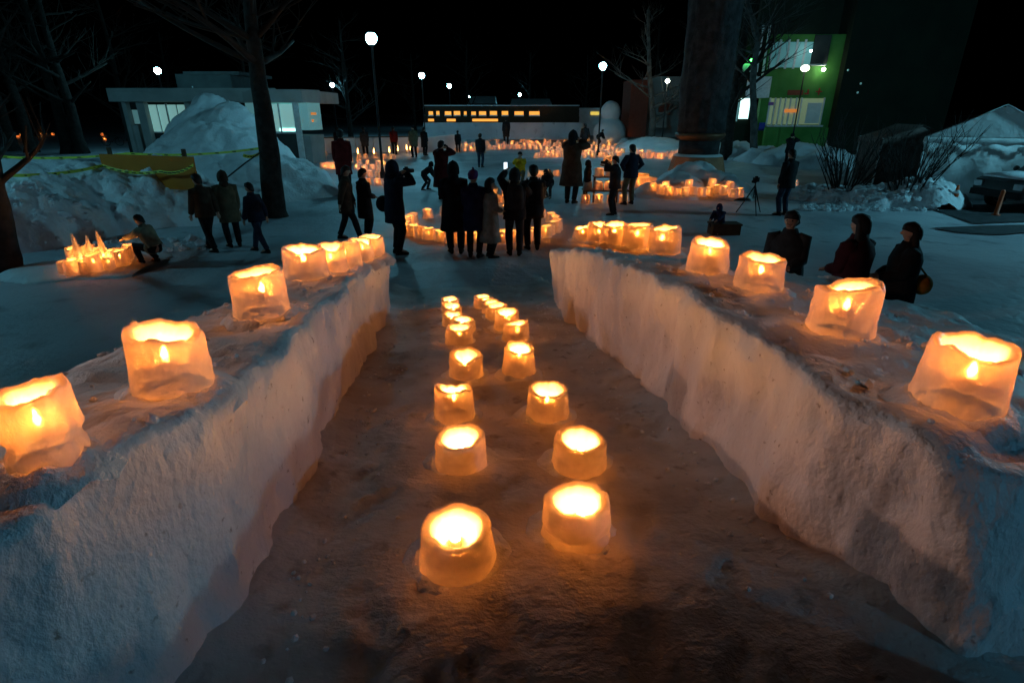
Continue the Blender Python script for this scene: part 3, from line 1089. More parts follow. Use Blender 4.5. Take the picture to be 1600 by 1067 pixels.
# ------------------------------------------------------------------ column on a pedestal
mp_ = at_z(1085, 287, 0)
col = empty('monument_column', (mp_.x, mp_.y, drop(mp_.x, mp_.y) - 0.3))
tag(col, 'massive dark rough column on a flared pedestal', 'monument')
def hexring(r, z, n=10, ph=0.3):
    return [(r * math.cos(2 * PI * k / n + ph), r * math.sin(2 * PI * k / n + ph), z) for k in range(n)]
MB().rings([hexring(1.33, -0.2), hexring(1.27, 0.3), hexring(1.0, 1.36), hexring(0.98, 1.40)]).build('pedestal', M_PEDESTAL, col)
MB().rings([hexring(0.80, 1.40, 20), hexring(0.80, 2.02, 20)]).build('neck', M_STONE, col, True)
MB().rings([hexring(0.80, 2.02, 24), hexring(0.94, 2.14, 24), hexring(0.99, 2.22, 24), hexring(0.95, 2.30, 24)]).build('band', M_BAND, col, True)
rs = []
for i in range(36):
    z = 2.30 + 7.6 * i / 35
    ring = []
    for k in range(64):
        a = 2 * PI * k / 64
        q = 0.86 + 0.012 * z + 0.12 * abs(nz(math.cos(a) * 3.5, math.sin(a) * 3.5, z * 0.35)) + 0.05 * nz(math.cos(a) * 9, math.sin(a) * 9, z * 0.9)
        ring.append((q * math.cos(a), q * math.sin(a), z))
    rs.append(ring)
MB().rings(rs).build('shaft', M_STONE, col, True)
cap_snow = MB().rings([hexring(1.0, 1.41, 14), hexring(0.93, 1.47, 14), hexring(0.83, 1.50, 14)], False).build('snow_cap', M_SNOW, col, True)

# ------------------------------------------------------------------ trees and bushes
def limb(mb, p, d, L, r, lvl, rnd, out, maxl, twist=0.35, kids=(3, 5), seg=6, up=0.08):
    n = 5 if lvl < 2 else 3
    pts, rad = [p.copy()], [r]
    d = d.normalized()
    for i in range(n):
        d = (d + Vector((rnd.uniform(-1, 1), rnd.uniform(-1, 1), rnd.uniform(-0.6, 1) * 0.8 + up)) * twist * 0.35).normalized()
        p = p + d * (L / n)
        pts.append(p.copy())
        rad.append(max(0.004, r * (1 - 0.62 * (i + 1) / n)))
    (mb if lvl == 0 else out).tube(pts, rad, seg if lvl == 0 else (5 if lvl == 1 else 3), cap=lvl < 2)
    if lvl >= maxl:
        return
    for k in range(rnd.randint(*kids)):
        t = rnd.uniform(0.35, 1.0)
        i = min(n - 1, int(t * n))
        q = pts[i].lerp(pts[i + 1], t * n - i if t < 1 else 1.0)
        ax = Vector((rnd.uniform(-1, 1), rnd.uniform(-1, 1), rnd.uniform(-0.2, 0.6)))
        nd = (d * 0.75 + ax * 0.85).normalized()
        limb(mb, q, nd, L * rnd.uniform(0.5, 0.75), rad[i] * rnd.uniform(0.45, 0.65), lvl + 1, rnd, out, maxl, twist, kids, seg, up)

def tree(p, seed, trunk_pts, r0, label, bark, spread=2.6, nb=9, start=0.45, maxl=3, group=None, kids=(3, 5), flare=1.5):
    rnd = random.Random(seed)
    root = empty('tree', p)
    tag(root, label, 'tree', group)
    tm, cm = MB(), MB()
    pts, rad = [], []
    N = 14
    tp = [Vector(t) for t in trunk_pts]
    for i in range(N + 1):
        t = i / N * (len(tp) - 1)
        k = min(len(tp) - 2, int(t))
        q = tp[k].lerp(tp[k + 1], t - k)
        q.x += 0.06 * nz(i * 0.7, seed) * (i > 0); q.y += 0.06 * nz(seed, i * 0.7) * (i > 0)
        pts.append(q)
        f = i / N
        rad.append(r0 * (1 - 0.72 * f) * (1 + (flare - 1) * max(0, 1 - f * 9) ** 2))
    tm.tube(pts, rad, 14)
    for k in range(nb):
        t = start + (1 - start) * (k + rnd.random()) / nb
        i = min(N - 1, int(t * N))
        q = pts[i]
        a = rnd.uniform(0, 6.28)
        d = Vector((math.cos(a), math.sin(a), rnd.uniform(0.1, 0.9)))
        limb(tm, q, d, spread * rnd.uniform(0.6, 1.1) * (1.2 - 0.5 * t), rad[i] * rnd.uniform(0.35, 0.55), 1, rnd, cm, maxl, kids=kids)
    tm.build('trunk', bark, root, True)
    cm.build('crown', M_TWIG if bark is M_BARK else bark, root, True)
    return root

def local_path(base, pix, y):
    out = [(0, 0, -0.3)]
    for px, py in pix:
        q = at_y(px, py, y)
        out.append((q.x - base.x, q.y - base.y, q.z - base.z))
    return out

b = at_z(432, 338, 0)
tree(b, 3, local_path(b, [(428, 320), (418, 220), (404, 120), (390, 20), (378, -200)], b.y), 0.36, 'dark leaning tree with tape tied round it, left of the crowd', M_BARK, 3.6, 22, 0.64, 3, kids=(4, 6), flare=1.3)
b = at_z(8, 420, 0)
tree(b, 5, local_path(b, [(4, 380), (-15, 260), (-45, 60)], b.y), 0.30, 'dark trunk cut by the left picture edge', M_BARK, 2.5, 8, 0.5, 2, flare=1.3)
for i, (px, py, r, top) in enumerate(((50, 238, 0.42, 42), (108, 240, 0.45, 96), (128, 240, 0.42, 122), (20, 236, 0.45, 5))):
    b = at_z(px, py, 0)
    tree(b, 11 + i, [(0, 0, -0.3), (0.1, 0, 3), (-0.2, 0.1, 7), (0, 0, 12)], r, ['thick dark trunk standing second from the left in the dark grove', 'thick dark trunk, left of a close pair in the dark grove', 'thick dark trunk, right of a close pair in the dark grove', 'thick dark trunk standing leftmost in the dark grove'][i], M_BARK, 4.0, 12, 0.35, 3, 'trees of the left grove')
b = at_z(352, 226, 0)
tree(at_z(246, 226, 0), 21, [(0, 0, -0.2), (-0.1, 0, 1.6), (0.2, 0, 3.2), (0.1, 0, 6.0)], 0.15, 'slim forked bare tree in front of the pavilion windows', M_BARK, 2.6, 12, 0.35, 3, kids=(4, 6))
b = at_z(1016, 232, 0)
tree(b, 23, [(0, 0, -0.3), (0.05, 0, 2.2), (-0.6, 0, 5.5), (-1.1, 0, 10)], 0.34, 'grey bare tree left of the tall column', M_BIRCH, 3.6, 14, 0.3, 3, kids=(3, 5))
b = at_z(1133, 249, 0)
tree(b, 27, local_path(b, [(1137, 215), (1150, 130), (1166, 40), (1180, -80)], b.y), 0.42, 'dark leaning tree just right of the column', M_BARK, 3.8, 14, 0.4, 3)
b = at_z(1180, 252, 0)
tree(b, 29, local_path(b, [(1178, 210), (1176, 110), (1186, 60), (1166, 0), (1150, -90)], b.y), 0.24, 'pale crooked birch in front of the green building', M_BIRCH, 3.4, 16, 0.35, 3, kids=(4, 6), flare=1.2)
# dark trees along the park edge
EDGE = [(-60, 75), (-46, 82), (-34, 78), (-24, 88), (-15, 92), (-7, 96), (3, 100), (12, 98), (21, 90), (30, 84), (40, 78), (-72, 66), (-40, 62), (26, 70), (-18, 66)]
proto = None
for i, (x, y) in enumerate(EDGE):
    lb = 'bare dark tree in the row along the far park edge'
    if proto is None or i in (5, 10):
        proto = tree((x, y, 0), 40 + i, [(0, 0, -0.3), (0.1, 0, 3), (-0.2, 0.1, 8), (0.1, 0, 13)], 0.34, lb, M_BARK, 4.5, 16, 0.25, 3, 'trees along the park edge', kids=(3, 5))
    else:
        o = copy_tree(proto)
        o.location = (x, y, 0)
        o.rotation_euler = (0, 0, i * 1.3)
        s_ = random.uniform(0.8, 1.15)
        o.scale = (s_, s_, s_)

def bush(px, py, seed, label, hgt):
    rnd = random.Random(seed)
    p = hit(px, py)
    root = empty('bare_bush', (p.x, p.y + 0.3, 0))
    tag(root, label, 'bush', 'bare bushes before the tent')
    a = MB()
    for k in range(34):
        an = rnd.uniform(0, 6.28)
        lean = rnd.uniform(0.1, 0.75)
        q = Vector((0.25 * math.cos(an) * rnd.random(), 0.25 * math.sin(an) * rnd.random(), -0.1))
        d = Vector((math.cos(an) * lean, math.sin(an) * lean * 0.7, 1.0))
        L = hgt * rnd.uniform(0.65, 1.05)
        pts = [q + d * (L * t) + Vector((0.10 * nz(k, t * 3), 0.10 * nz(t * 3, k), 0.0)) + Vector((0, 0, -0.18 * lean * t * t * L)) for t in (0, .2, .4, .6, .8, 1)]
        a.tube(pts, [0.028, 0.024, 0.02, 0.015, 0.010, 0.004], 5)
        for j in range(6):
            t = rnd.uniform(0.35, 0.95)
            i = int(t * 5)
            s0 = pts[i].lerp(pts[i + 1], t * 5 - i)
            d2 = (d + Vector((rnd.uniform(-1, 1), rnd.uniform(-1, 1), rnd.uniform(-0.1, 0.6)))).normalized()
            l2 = rnd.uniform(0.3, 0.8)
            a.tube([s0, s0 + d2 * l2 * 0.5, s0 + d2 * l2 + Vector((0, 0, 0.1))], [0.010, 0.007, 0.003], 3)
    a.build('stems', M_TWIG, root, True)
bush(1326, 296, 3, 'bare many-stemmed bush, left one before the tent', 2.7)
bush(1428, 298, 8, 'bare many-stemmed bush, right one beside the white tent', 2.7)

# ------------------------------------------------------------------ buildings
def rect(mb, px0, py0, px1, py1, y, th=0.2, root=None):
    """box whose front face lies at depth y and spans a pixel rectangle"""
    pm = (py0 + py1) / 2
    a, b_ = at_y(px0, pm, y), at_y(px1, pm, y)
    z1, z0 = at_y(px0, py0, y).z, at_y(px0, py1, y).z
    ox, oy, oz = root.location if root else (0, 0, 0)
    return mb.box((a.x - ox, y - oy, z0 - oz), (b_.x - ox, y + th - oy, z1 - oz))

YP = 36.0
pav = empty('pavilion', (at_y(335, 200, YP).x, YP, 0))
tag(pav, 'low white flat-roofed pavilion with lit windows, at left', 'building')
def part(name, mat, rects, root, y, th=0.2):
    mb = MB()
    for r in rects:
        rect(mb, *r, y, th, root)
    return mb.build(name, mat, root)
part('roof_fascia', M_WHITEWALL, [(168, 140, 430, 159)], pav, YP - 0.6, 8)
part('roof_edge', M_WHITEWALL, [(166, 138, 430, 144)], pav, YP - 0.7, 0.1)
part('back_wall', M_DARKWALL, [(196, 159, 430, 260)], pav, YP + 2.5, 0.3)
for r in ((222, 159, 234, 250), (296, 159, 304, 250), (200, 159, 206, 250)):
    part('column', M_WHITEWALL, [r], pav, YP, 0.4)
for r in ((235, 164, 262, 206), (264, 164, 294, 206)):
    w = part('window', M_LITWIN, [r], pav, YP + 0.6, 0.05)
    part('frame', M_FRAME, [(r[0] - 1.5, r[1] - 2, r[0], r[3] + 2), (r[2], r[1] - 2, r[2] + 1.5, r[3] + 2), (r[0], r[3], r[2], r[3] + 2), ((r[0] + r[2]) / 2 - .5, r[1], (r[0] + r[2]) / 2 + .5, r[3])], pav, YP + 0.5, 0.08)
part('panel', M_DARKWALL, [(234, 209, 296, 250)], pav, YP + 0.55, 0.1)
part('counter', M_WHITEWALL, [(208, 196, 222, 250)], pav, YP + 0.2, 0.3)
part('side_window', M_TEALWIN, [(208, 172, 221, 194)], pav, YP + 0.5, 0.05)
bay = part('bay_roof', M_WHITEWALL, [(412, 140, 472, 160)], pav, YP - 2.2, 7)
pb0, pb1 = at_y(472, 150, YP - 2.2), at_y(500, 150, YP - 0.8)
zz1, zz0 = at_y(472, 140, YP - 2.2).z, at_y(472, 160, YP - 2.2).z
def quadbox(p0, p1, z0, z1, th, root):
    d = Vector((p1.x - p0.x, p1.y - p0.y, 0)); n = Vector((-d.y, d.x, 0)).normalized() * th
    o = Vector(root.location)
    vs = []
    for z in (z0, z1):
        for q in (Vector((p0.x, p0.y, 0)), Vector((p1.x, p1.y, 0)), Vector((p1.x, p1.y, 0)) + n, Vector((p0.x, p0.y, 0)) + n):
            vs.append((q.x - o.x, q.y - o.y, z - o.z))
    return MB().add(vs, [(0, 3, 2, 1), (4, 5, 6, 7), (0, 1, 5, 4), (1, 2, 6, 5), (2, 3, 7, 6), (3, 0, 4, 7)])
quadbox(pb0, pb1, zz0, zz1, 5.0, pav).build('bay_roof', M_WHITEWALL, pav)
quadbox(Vector((pb0.x + .12, pb0.y + .1, 0)), Vector((pb1.x - .1, pb1.y + .1, 0)), 0, at_y(472, 212, YP - 2.2).z, 4.0, pav).build('bay_wall', M_WHITEWALL, pav)
quadbox(Vector((pb0.x + .14, pb0.y + .12, 0)), Vector((pb1.x - .12, pb1.y + .12, 0)), at_y(472, 204, YP - 2.2).z, zz0 - 0.02, 3.9, pav).build('bay_window', M_TEALWIN, pav)
part('window', M_LITWIN, [(424, 163, 436, 207), (438, 163, 462, 206)], pav, YP - 2.0, 0.06)
part('sill_light', M_LITDOOR, [(437, 201, 462, 205)], pav, YP - 2.04, 0.03)
part('frame', M_FRAME, [(436, 162, 438, 208), (462, 160, 471, 250), (422, 206, 462, 209)], pav, YP - 2.1, 0.12)
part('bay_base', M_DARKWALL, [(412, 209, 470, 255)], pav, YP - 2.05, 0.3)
for r in ((482, 176, 494, 180), (482, 187, 490, 191)):
    part('lit_sign_and_reflection', M_SIGNREFLECT, [r], pav, YP - 1.75, 0.04)  # orange reflections on the bay, painted as glowing panels

blk = empty('tower_block', (at_y(330, 200, 50).x, 50, 0))
tag(blk, 'tall dark windowless block rising behind the pavilion roof', 'building')
part('wall', M_DARKWALL, [(288, 116, 372, 260)], blk, 50, 6)
part('parapet', M_DARKWALL, [(286, 112, 374, 117)], blk, 49.7, 6.6)
part('ladder', M_FRAME, [(301, 135, 302.5, 150)], blk, 49.9, 0.05)

# green building at right
YG = 42.0
gb = empty('green_building', (at_y(1250, 200, YG).x, YG, 0))
tag(gb, 'green-walled building with a bright lamp and red wall symbols', 'building')
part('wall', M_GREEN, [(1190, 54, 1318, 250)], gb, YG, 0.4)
part('unlit_upper_wall', M_GREEND, [(1190, -30, 1318, 54)], gb, YG - 0.02, 0.4)  # same green wall, painted darker where the lamp light fades
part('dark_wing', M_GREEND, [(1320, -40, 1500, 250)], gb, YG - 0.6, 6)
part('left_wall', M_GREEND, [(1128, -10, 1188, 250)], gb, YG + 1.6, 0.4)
part('roof_strip', M_FRAME, [(1190, -2, 1420, -0.5)], gb, YG - 0.7, 0.08)
bal = part('balcony', M_FRAME, [(1177, 120, 1204, 153)], gb, YG - 1.0, 1.2)
for px in (1186, 1196):
    part('post', M_FRAME, [(px, 40, px + 3, 120)], gb, YG - 0.2, 0.1)
part('balcony_rail', M_FRAME, [(1132, 100, 1176, 113)], gb, YG + 1.4, 0.06)
for k in range(5):
    part('window', M_DIMTEAL, [(1206 + 13 * k, 66, 1216 + 13 * k, 106)], gb, YG - 0.06, 0.05)
    part('mullion', M_FRAME, [(1203 + 13 * k, 62, 1206 + 13 * k, 108)], gb, YG - 0.1, 0.1)
part('recess_shade', M_DARKWALL, [(1271, 55, 1296, 101)], gb, YG - 0.15, 0.12)  # flat dark panel painting the shade of a recess
wn_ = part('window_band', M_DIMWIN, [(1200, 154, 1284, 195)], gb, YG - 0.08, 0.06)
for px in (1200, 1208, 1216, 1224, 1232, 1241, 1249, 1284):
    part('mullion', M_FRAME, [(px, 153, px + 2.0, 196)], gb, YG - 0.16, 0.1)
part('window_sill', M_FRAME, [(1198, 196, 1286, 198.5)], gb, YG - 0.25, 0.2)
part('curtain', M_CANVAS, [(1260, 161, 1282, 193)], gb, YG - 0.12, 0.03)
part('lit_sign_and_reflection', M_SIGNREFLECT, [(1226, 171, 1247, 176)], gb, YG - 0.2, 0.03)
part('purple_notice', plain('purple_paper', (0.25, 0.10, 0.35), 0.7), [(1201, 160, 1209, 165)], gb, YG - 0.2, 0.03)
part('wall_symbol', M_RED, [(1279.2, 138, 1281, 149), (1275, 142.6, 1285, 144.6)], gb, YG - 0.06, 0.05)
part('wall_symbol', M_RED, [(1257, 145.5, 1264, 148), (1262, 140, 1264, 145.5)], gb, YG - 0.06, 0.05)
part('sign_board', M_BRICKRED, [(1231, 141, 1255, 149)], gb, YG - 0.08, 0.06)
part('canopy', M_FRAME, [(1266, 100.5, 1292, 102.5)], gb, YG - 0.7, 0.7)
part('doorway', M_LITDOOR, [(1156, 154, 1171, 186)], gb, YG + 1.5, 0.05)
part('side_light', M_TEALWIN, [(1138, 156, 1154, 190)], gb, YG + 1.5, 0.05)
part('lit_sign_and_reflection', M_SIGNREFLECT, [(1139, 173, 1148, 178)], gb, YG + 1.4, 0.04)
part('green_sign', M_GREENLAMP, [(1164, 92, 1176, 97)], gb, YG + 1.2, 0.06)
part('blue_curtain', M_BLUE, [(1186, 192, 1195, 204)], gb, YG - 0.3, 0.05)
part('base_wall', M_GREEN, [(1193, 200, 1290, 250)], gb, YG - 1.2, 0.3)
lp = at_y(1287, 109, YG - 0.5)
MB().ball((lp.x - gb.location.x, lp.y - YG, lp.z), 0.12).build('spot_lamp', M_WALLLAMP, gb, True)
for px, py in ((1267, 80), (1340, 145), (1325, 110), (1345, 131)):
    q = at_y(px, py, YG - 0.9)
    MB().ball((q.x - gb.location.x, q.y - YG, q.z), 0.07, 8, 6).build('small_lamp', M_SMALLLAMP if px < 1300 else M_TEALWIN, gb, True)
q = at_z(1258, 107, 5.6)
q = at_y(1258, 107, YG - 3.0)
wl = empty('street_lamp', (q.x, q.y, 0))
tag(wl, 'yellow-white lamp on a thin post lighting the green wall', 'street lamp', 'park lamps')
MB().lathe([(0.08, -0.2), (0.05, 0.4), (0.04, q.z - 0.2)], 8).build('post', M_DARKMETAL, wl, True)
MB().ball((0, 0, q.z), 0.26, 16, 10, 1, 1, 0.75).build('globe', M_POSTLAMP, wl, True)
q = at_y(1043, 127, 46)
wl = empty('street_lamp', (q.x, q.y, 0))
tag(wl, 'small whitish lamp left of the column near the red hut', 'street lamp', 'park lamps')
MB().lathe([(0.08, -0.2), (0.05, 0.4), (0.04, q.z - 0.2)], 8).build('post', M_DARKMETAL, wl, True)
MB().ball((0, 0, q.z), 0.17, 14, 8, 1, 1, 0.8).build('globe', M_WALLLAMP, wl, True)

# hut left of the column
YH = 56.0
hut = empty('red_hut', (at_y(1010, 190, YH).x, YH, 0))
tag(hut, 'red-brown hut with a cream wall and steps, left of the column', 'building')
part('wall', M_BRICKRED, [(984, 125, 1012, 215)], hut, YH, 4)
part('cream_wall', M_WHITEWALL, [(1012, 120, 1062, 215)], hut, YH + 1.2, 3)
part('stair_side', M_BRICKRED, [(1030, 162, 1048, 180)], hut, YH + 0.4, 0.3)
for k in range(5):
    part('step', M_WHITEWALL, [(1018 + k, 176 + 5 * k, 1042, 180 + 5 * k)], hut, YH + 0.3 - 0.25 * k, 0.6)

# ------------------------------------------------------------------ far lit snow wall
YW = 60.0
M_SHADEDSNOW = plain('shaded_snow_side', (0.03, 0.018, 0.010), 0.9)  # dark colour paints the shaded side of the snow wall
fw = empty('lit_snow_wall', (at_y(760, 190, YW).x, YW, 0))
tag(fw, 'long dark snow wall with a row of candle-lit openings', 'snow wall')
part('base_course', M_SHADEDSNOW, [(664, 182, 905, 192)], fw, YW, 1.6)
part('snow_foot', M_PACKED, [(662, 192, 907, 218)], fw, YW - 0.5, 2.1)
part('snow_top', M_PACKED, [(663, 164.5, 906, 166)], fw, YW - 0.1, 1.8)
part('top_course', M_SHADEDSNOW, [(664, 166, 905, 172.5)], fw, YW, 1.6)
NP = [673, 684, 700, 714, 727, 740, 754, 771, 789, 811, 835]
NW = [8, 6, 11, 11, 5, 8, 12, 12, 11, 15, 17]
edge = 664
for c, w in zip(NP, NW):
    part('pier', M_SHADEDSNOW, [(edge, 172.5, c - w / 2, 182)], fw, YW, 1.6)
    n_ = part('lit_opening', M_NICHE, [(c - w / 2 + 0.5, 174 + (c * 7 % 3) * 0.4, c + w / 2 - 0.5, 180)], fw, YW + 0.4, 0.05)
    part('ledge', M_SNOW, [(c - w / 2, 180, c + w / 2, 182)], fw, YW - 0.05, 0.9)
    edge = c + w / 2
part('pier', M_SHADEDSNOW, [(edge, 172.5, 905, 182)], fw, YW, 1.6)
for x0, x1 in ((669, 678), (698, 712), (738, 778)):
    part('lit_slot', M_NICHE, [(x0, 186, x1, 190)], fw, YW - 0.06, 0.05)
fw2 = empty('pale_snow_wall', (at_y(920, 190, 62).x, 62, 0))
tag(fw2, 'pale snow wall with one yellow lit opening, right of the dark one', 'snow wall')
part('wall', M_SNOW, [(842, 169, 950, 212)], fw2, 62, 1.4)
part('lit_opening', emit('yellow_opening', (1.0, 0.72, 0.12), 0.9), [(923, 175, 936, 180)], fw2, 61.95, 0.06)
for i, (px0, px1, y0) in enumerate(((735, 772, 150), (800, 860, 154))):
    hs = empty('far_house', (at_y((px0 + px1) / 2, 180, 95).x, 95, 0))
    tag(hs, ['small dim gabled house beyond the lit wall, left one', 'long dim gabled house beyond the lit wall, right one'][i], 'house', 'far houses')
    part('wall', M_DARKWALL, [(px0, y0 + 12, px1, 200)], hs, 95, 6)
    a = at_y(px0 - 3, y0 + 12, 95); b2 = at_y(px1 + 3, y0 + 12, 95); t_ = at_y(px0, y0, 95).z
    x0, x1 = a.x - hs.location.x, b2.x - hs.location.x
    MB().add([(x0, -0.3, a.z), (x1, -0.3, a.z), (x1, 6.5, a.z), (x0, 6.5, a.z), (x0 * 0.92, 3, t_), (x1 * 0.92, 3, t_)], [(0, 1, 5, 4), (2, 3, 4, 5), (1, 2, 5), (3, 0, 4), (0, 3, 2, 1)]).build('snowy_roof', M_SNOW, hs)

# ------------------------------------------------------------------ snow figures
def snow_figure(px, py, balls, label):
    p = hit(px, py)
    root = empty('snow_figure', p)
    tag(root, label, 'snow figure', 'snow figures before the lit wall')
    for nm, dx, z, r, sz in balls:
        mb = MB().ball((dx, 0, z), r, 18, 12, 1, 1, sz)
        mb.v = [(x * (1 + 0.06 * nz(x * 2, y * 2, zz * 2)), y, zz + 0.05 * nz(x * 3, y * 3, zz * 3 + 5)) for x, y, zz in mb.v]
        mb.build(nm, M_SNOW, root, True)
    return root
snow_figure(783, 219, [('body', 0, 0.55, 0.75, 1.1)], 'small snow hump lit by candles, left one before the wall')
snow_figure(805, 219, [('body', 0, 0.8, 1.0, 1.15)], 'bigger snow hump lit by candles, right beside the smaller')
snow_figure(872, 219, [('body', 0, 0.6, 1.5, 0.9), ('head', 0.1, 1.9, 0.75, 1.1)], 'pointed snow figure right of the signboards')
fg = snow_figure(951, 226, [('body', 0, 1.0, 1.5, 0.95), ('head', 0.0, 2.8, 0.9, 1.05)], 'tall rounded snow figure on a block beside the lamp')
MB().box((-1.3, -1.0, -0.2), (1.5, 1.0, 0.6)).build('block_base', M_SNOW, fg)
for px, py in ((777, 222), (781, 219), (815, 221), (820, 222), (826, 222), (852, 222), (857, 219), (880, 219), (888, 220)):
    far_lantern(px, py, 'tiny ice lantern at the foot of the snow figures', 'lanterns at the snow figures', 1.4)
sb = hit(690, 236)
o = MB().obox((0, 0, 0.55), (1.25, 0.1, 0.12), (0, 0.5, 0), (0, 0, 0.55)).build('snow_block', M_SNOW, None, False, sb)
tag(o, 'white tilted snow block behind the crowd, left of centre', 'snow block')
for i, (px, py, t) in enumerate(((760, 222, 188), (836, 216, 184))):
    p = hit(px, py)
    root = empty('sign_board', p)
    tag(root, ['small blank white signboard on a post, left one', 'small blank white signboard on a post, right one'][i], 'sign', 'signboards')
    h = at_y(px, t, p.y).z - p.z
    MB().box((-0.03, -0.03, 0), (0.03, 0.03, h)).build('post', M_FRAME, root)
    MB().box((-0.26, -0.05, h - 0.32), (0.26, -0.032, h)).build('board', M_WHITE, root)
p = at_z(897, 222, 0)
lad = empty('ladder', p)
tag(lad, 'dark ladder leaning against the snow figure', 'ladder')
t0 = at_y(880, 177, p.y + 0.8) - Vector(p)
for s in (-0.22, 0.22):
    MB().tube([(s, 0, 0), (t0.x + s, t0.y, t0.z)], 0.04, 6).build('rail', M_DARKMETAL, lad)
for k in range(8):
    q = t0 * ((k + 0.7) / 8)
    MB().tube([(q.x - 0.22, q.y, q.z), (q.x + 0.22, q.y, q.z)], 0.025, 5).build('rung', M_DARKMETAL, lad)

# white snow counter with candle flames
c0, c1 = at_z(470, 240, 0), at_z(665, 236, 0)
cn = empty('snow_counter', (c0.x, c0.y, 0))
tag(cn, 'long low white snow counter with candles burning before it', 'snow counter')
d = Vector((c1.x - c0.x, c1.y - c0.y, 0)); nn = Vector((-d.y, d.x, 0)).normalized()
for k in range(7):
    a_, b_ = d * (k / 7), d * ((k + 0.97) / 7)
    m_ = (a_ + b_) / 2
    MB().obox((m_.x, m_.y, 0.5), (b_ - a_) / 2, nn * 0.25, (0, 0, 0.52 + 0.03 * nz(k * 1.7, 3))).build('snow_panel', M_SNOW, cn)
    MB().obox((m_.x, m_.y, 1.06), (b_ - a_) / 2 * 0.98, nn * 0.3, (0, 0, 0.03)).build('plank_top', M_WOOD, cn)
BIGFL = flame_mesh(0.05, 0.36, 6, M_FLAMEB)
for px, py in ((560, 246), (585, 246), (609, 244), (622, 242), (636, 240), (642, 240), (483, 243)):
    p = at_z(px, py, 0); z = drop(p.x, p.y)
    cnd = MB().lathe([(0.07, -0.05), (0.07, 0.22), (0.05, 0.25), (0.005, 0.24)], 10).build('candle', M_WAX, None, True, (p.x, p.y, z))
    tag(cnd, 'large bare candle with tall flame before the snow counter', 'candle', 'candles before the counter')
    f = link_mesh('flame', BIGFL, parent=cnd); f.location = (0, 0, 0.25)

# ------------------------------------------------------------------ ochre board, tapes, bicycle
b0, b1 = at_y(160, 262, 15.6), at_y(304, 262, 14.6)
brd = empty('ochre_board', ((b0.x + b1.x) / 2, 15.1, 0))
tag(brd, 'large ochre plywood board standing behind the left snow bank', 'board')
quadbox(Vector((b0.x, 15.6, 0)), Vector((b1.x, 14.6, 0)), 0.9, at_y(230, 243, 15.1).z, 0.04, brd).build('panel', M_BOARD, brd)
for t in (0.1, 0.9):
    q = b0.lerp(b1, t)
    MB().box((q.x - brd.location.x - 0.04, q.y - 15.1 + 0.06, -0.1), (q.x - brd.location.x + 0.04, q.y - 15.1 + 0.14, 1.9)).build('stake', M_WOOD, brd)

def tape(pts, label, wd=0.06):
    """thin barrier tape sagging between points"""
    P = [Vector(p) for p in pts]
    base = P[0].copy()
    vs, fs = [], []
    n = 24
    path = []
    for s in range(len(P) - 1):
        for i in range(n + (s == len(P) - 2)):
            t = i / n
            q = P[s].lerp(P[s + 1], t)
            q.z -= 0.10 * 4 * t * (1 - t)
            path.append(q)
    for i, q in enumerate(path):
        tw = 0.5 + 0.5 * nz(i * 0.15, 3.0)
        for s in (-1, 1):
            vs.append((q.x - base.x, q.y - base.y + s * 0.02 * tw, q.z - base.z + s * wd / 2))
    for i in range(len(path) - 1):
        fs.append((2 * i, 2 * i + 2, 2 * i + 3, 2 * i + 1))
    o = MB().add(vs, fs).build('barrier_tape', M_TAPE, None, False, base)
    so = o.modifiers.new('thickness', 'SOLIDIFY'); so.thickness = 0.003
    tag(o, label, 'tape', 'yellow barrier tapes')
    mk = MB()
    for i in range(1, len(path) - 1, 3):
        q = path[i] - base
        mk.box((q.x - 0.05, q.y - 0.03, q.z - 0.012), (q.x + 0.05, q.y - 0.027, q.z + 0.012))
    mk.build('print_marks', M_TAPEINK, o)
tx = at_y(412, 231, at_z(432, 338, 0).y)
tape([at_y(-30, 243, 17.0), at_y(200, 240, 17.0), tx], 'upper yellow barrier tape tied to the leaning tree')
tape([at_y(-20, 273, 12.6), at_y(160, 259, 14.9), at_y(250, 268, 14.7), at_y(302, 258, 14.4)], 'lower yellow barrier tape running in front of the ochre board', 0.07)
tape([tx + Vector((0, 0, -0.03)), at_y(380, 243, 15.4)], 'short yellow tape end hanging from the leaning tree', 0.08)
rp = MB().tube([at_y(410, 236, 15.8), at_y(382, 256, 15.2), at_y(352, 280, 14.6)], 0.018, 6)
o = rp.build('rope', M_DARKMETAL); tag(o, 'dark rope slanting down from the tape to the snow', 'rope')

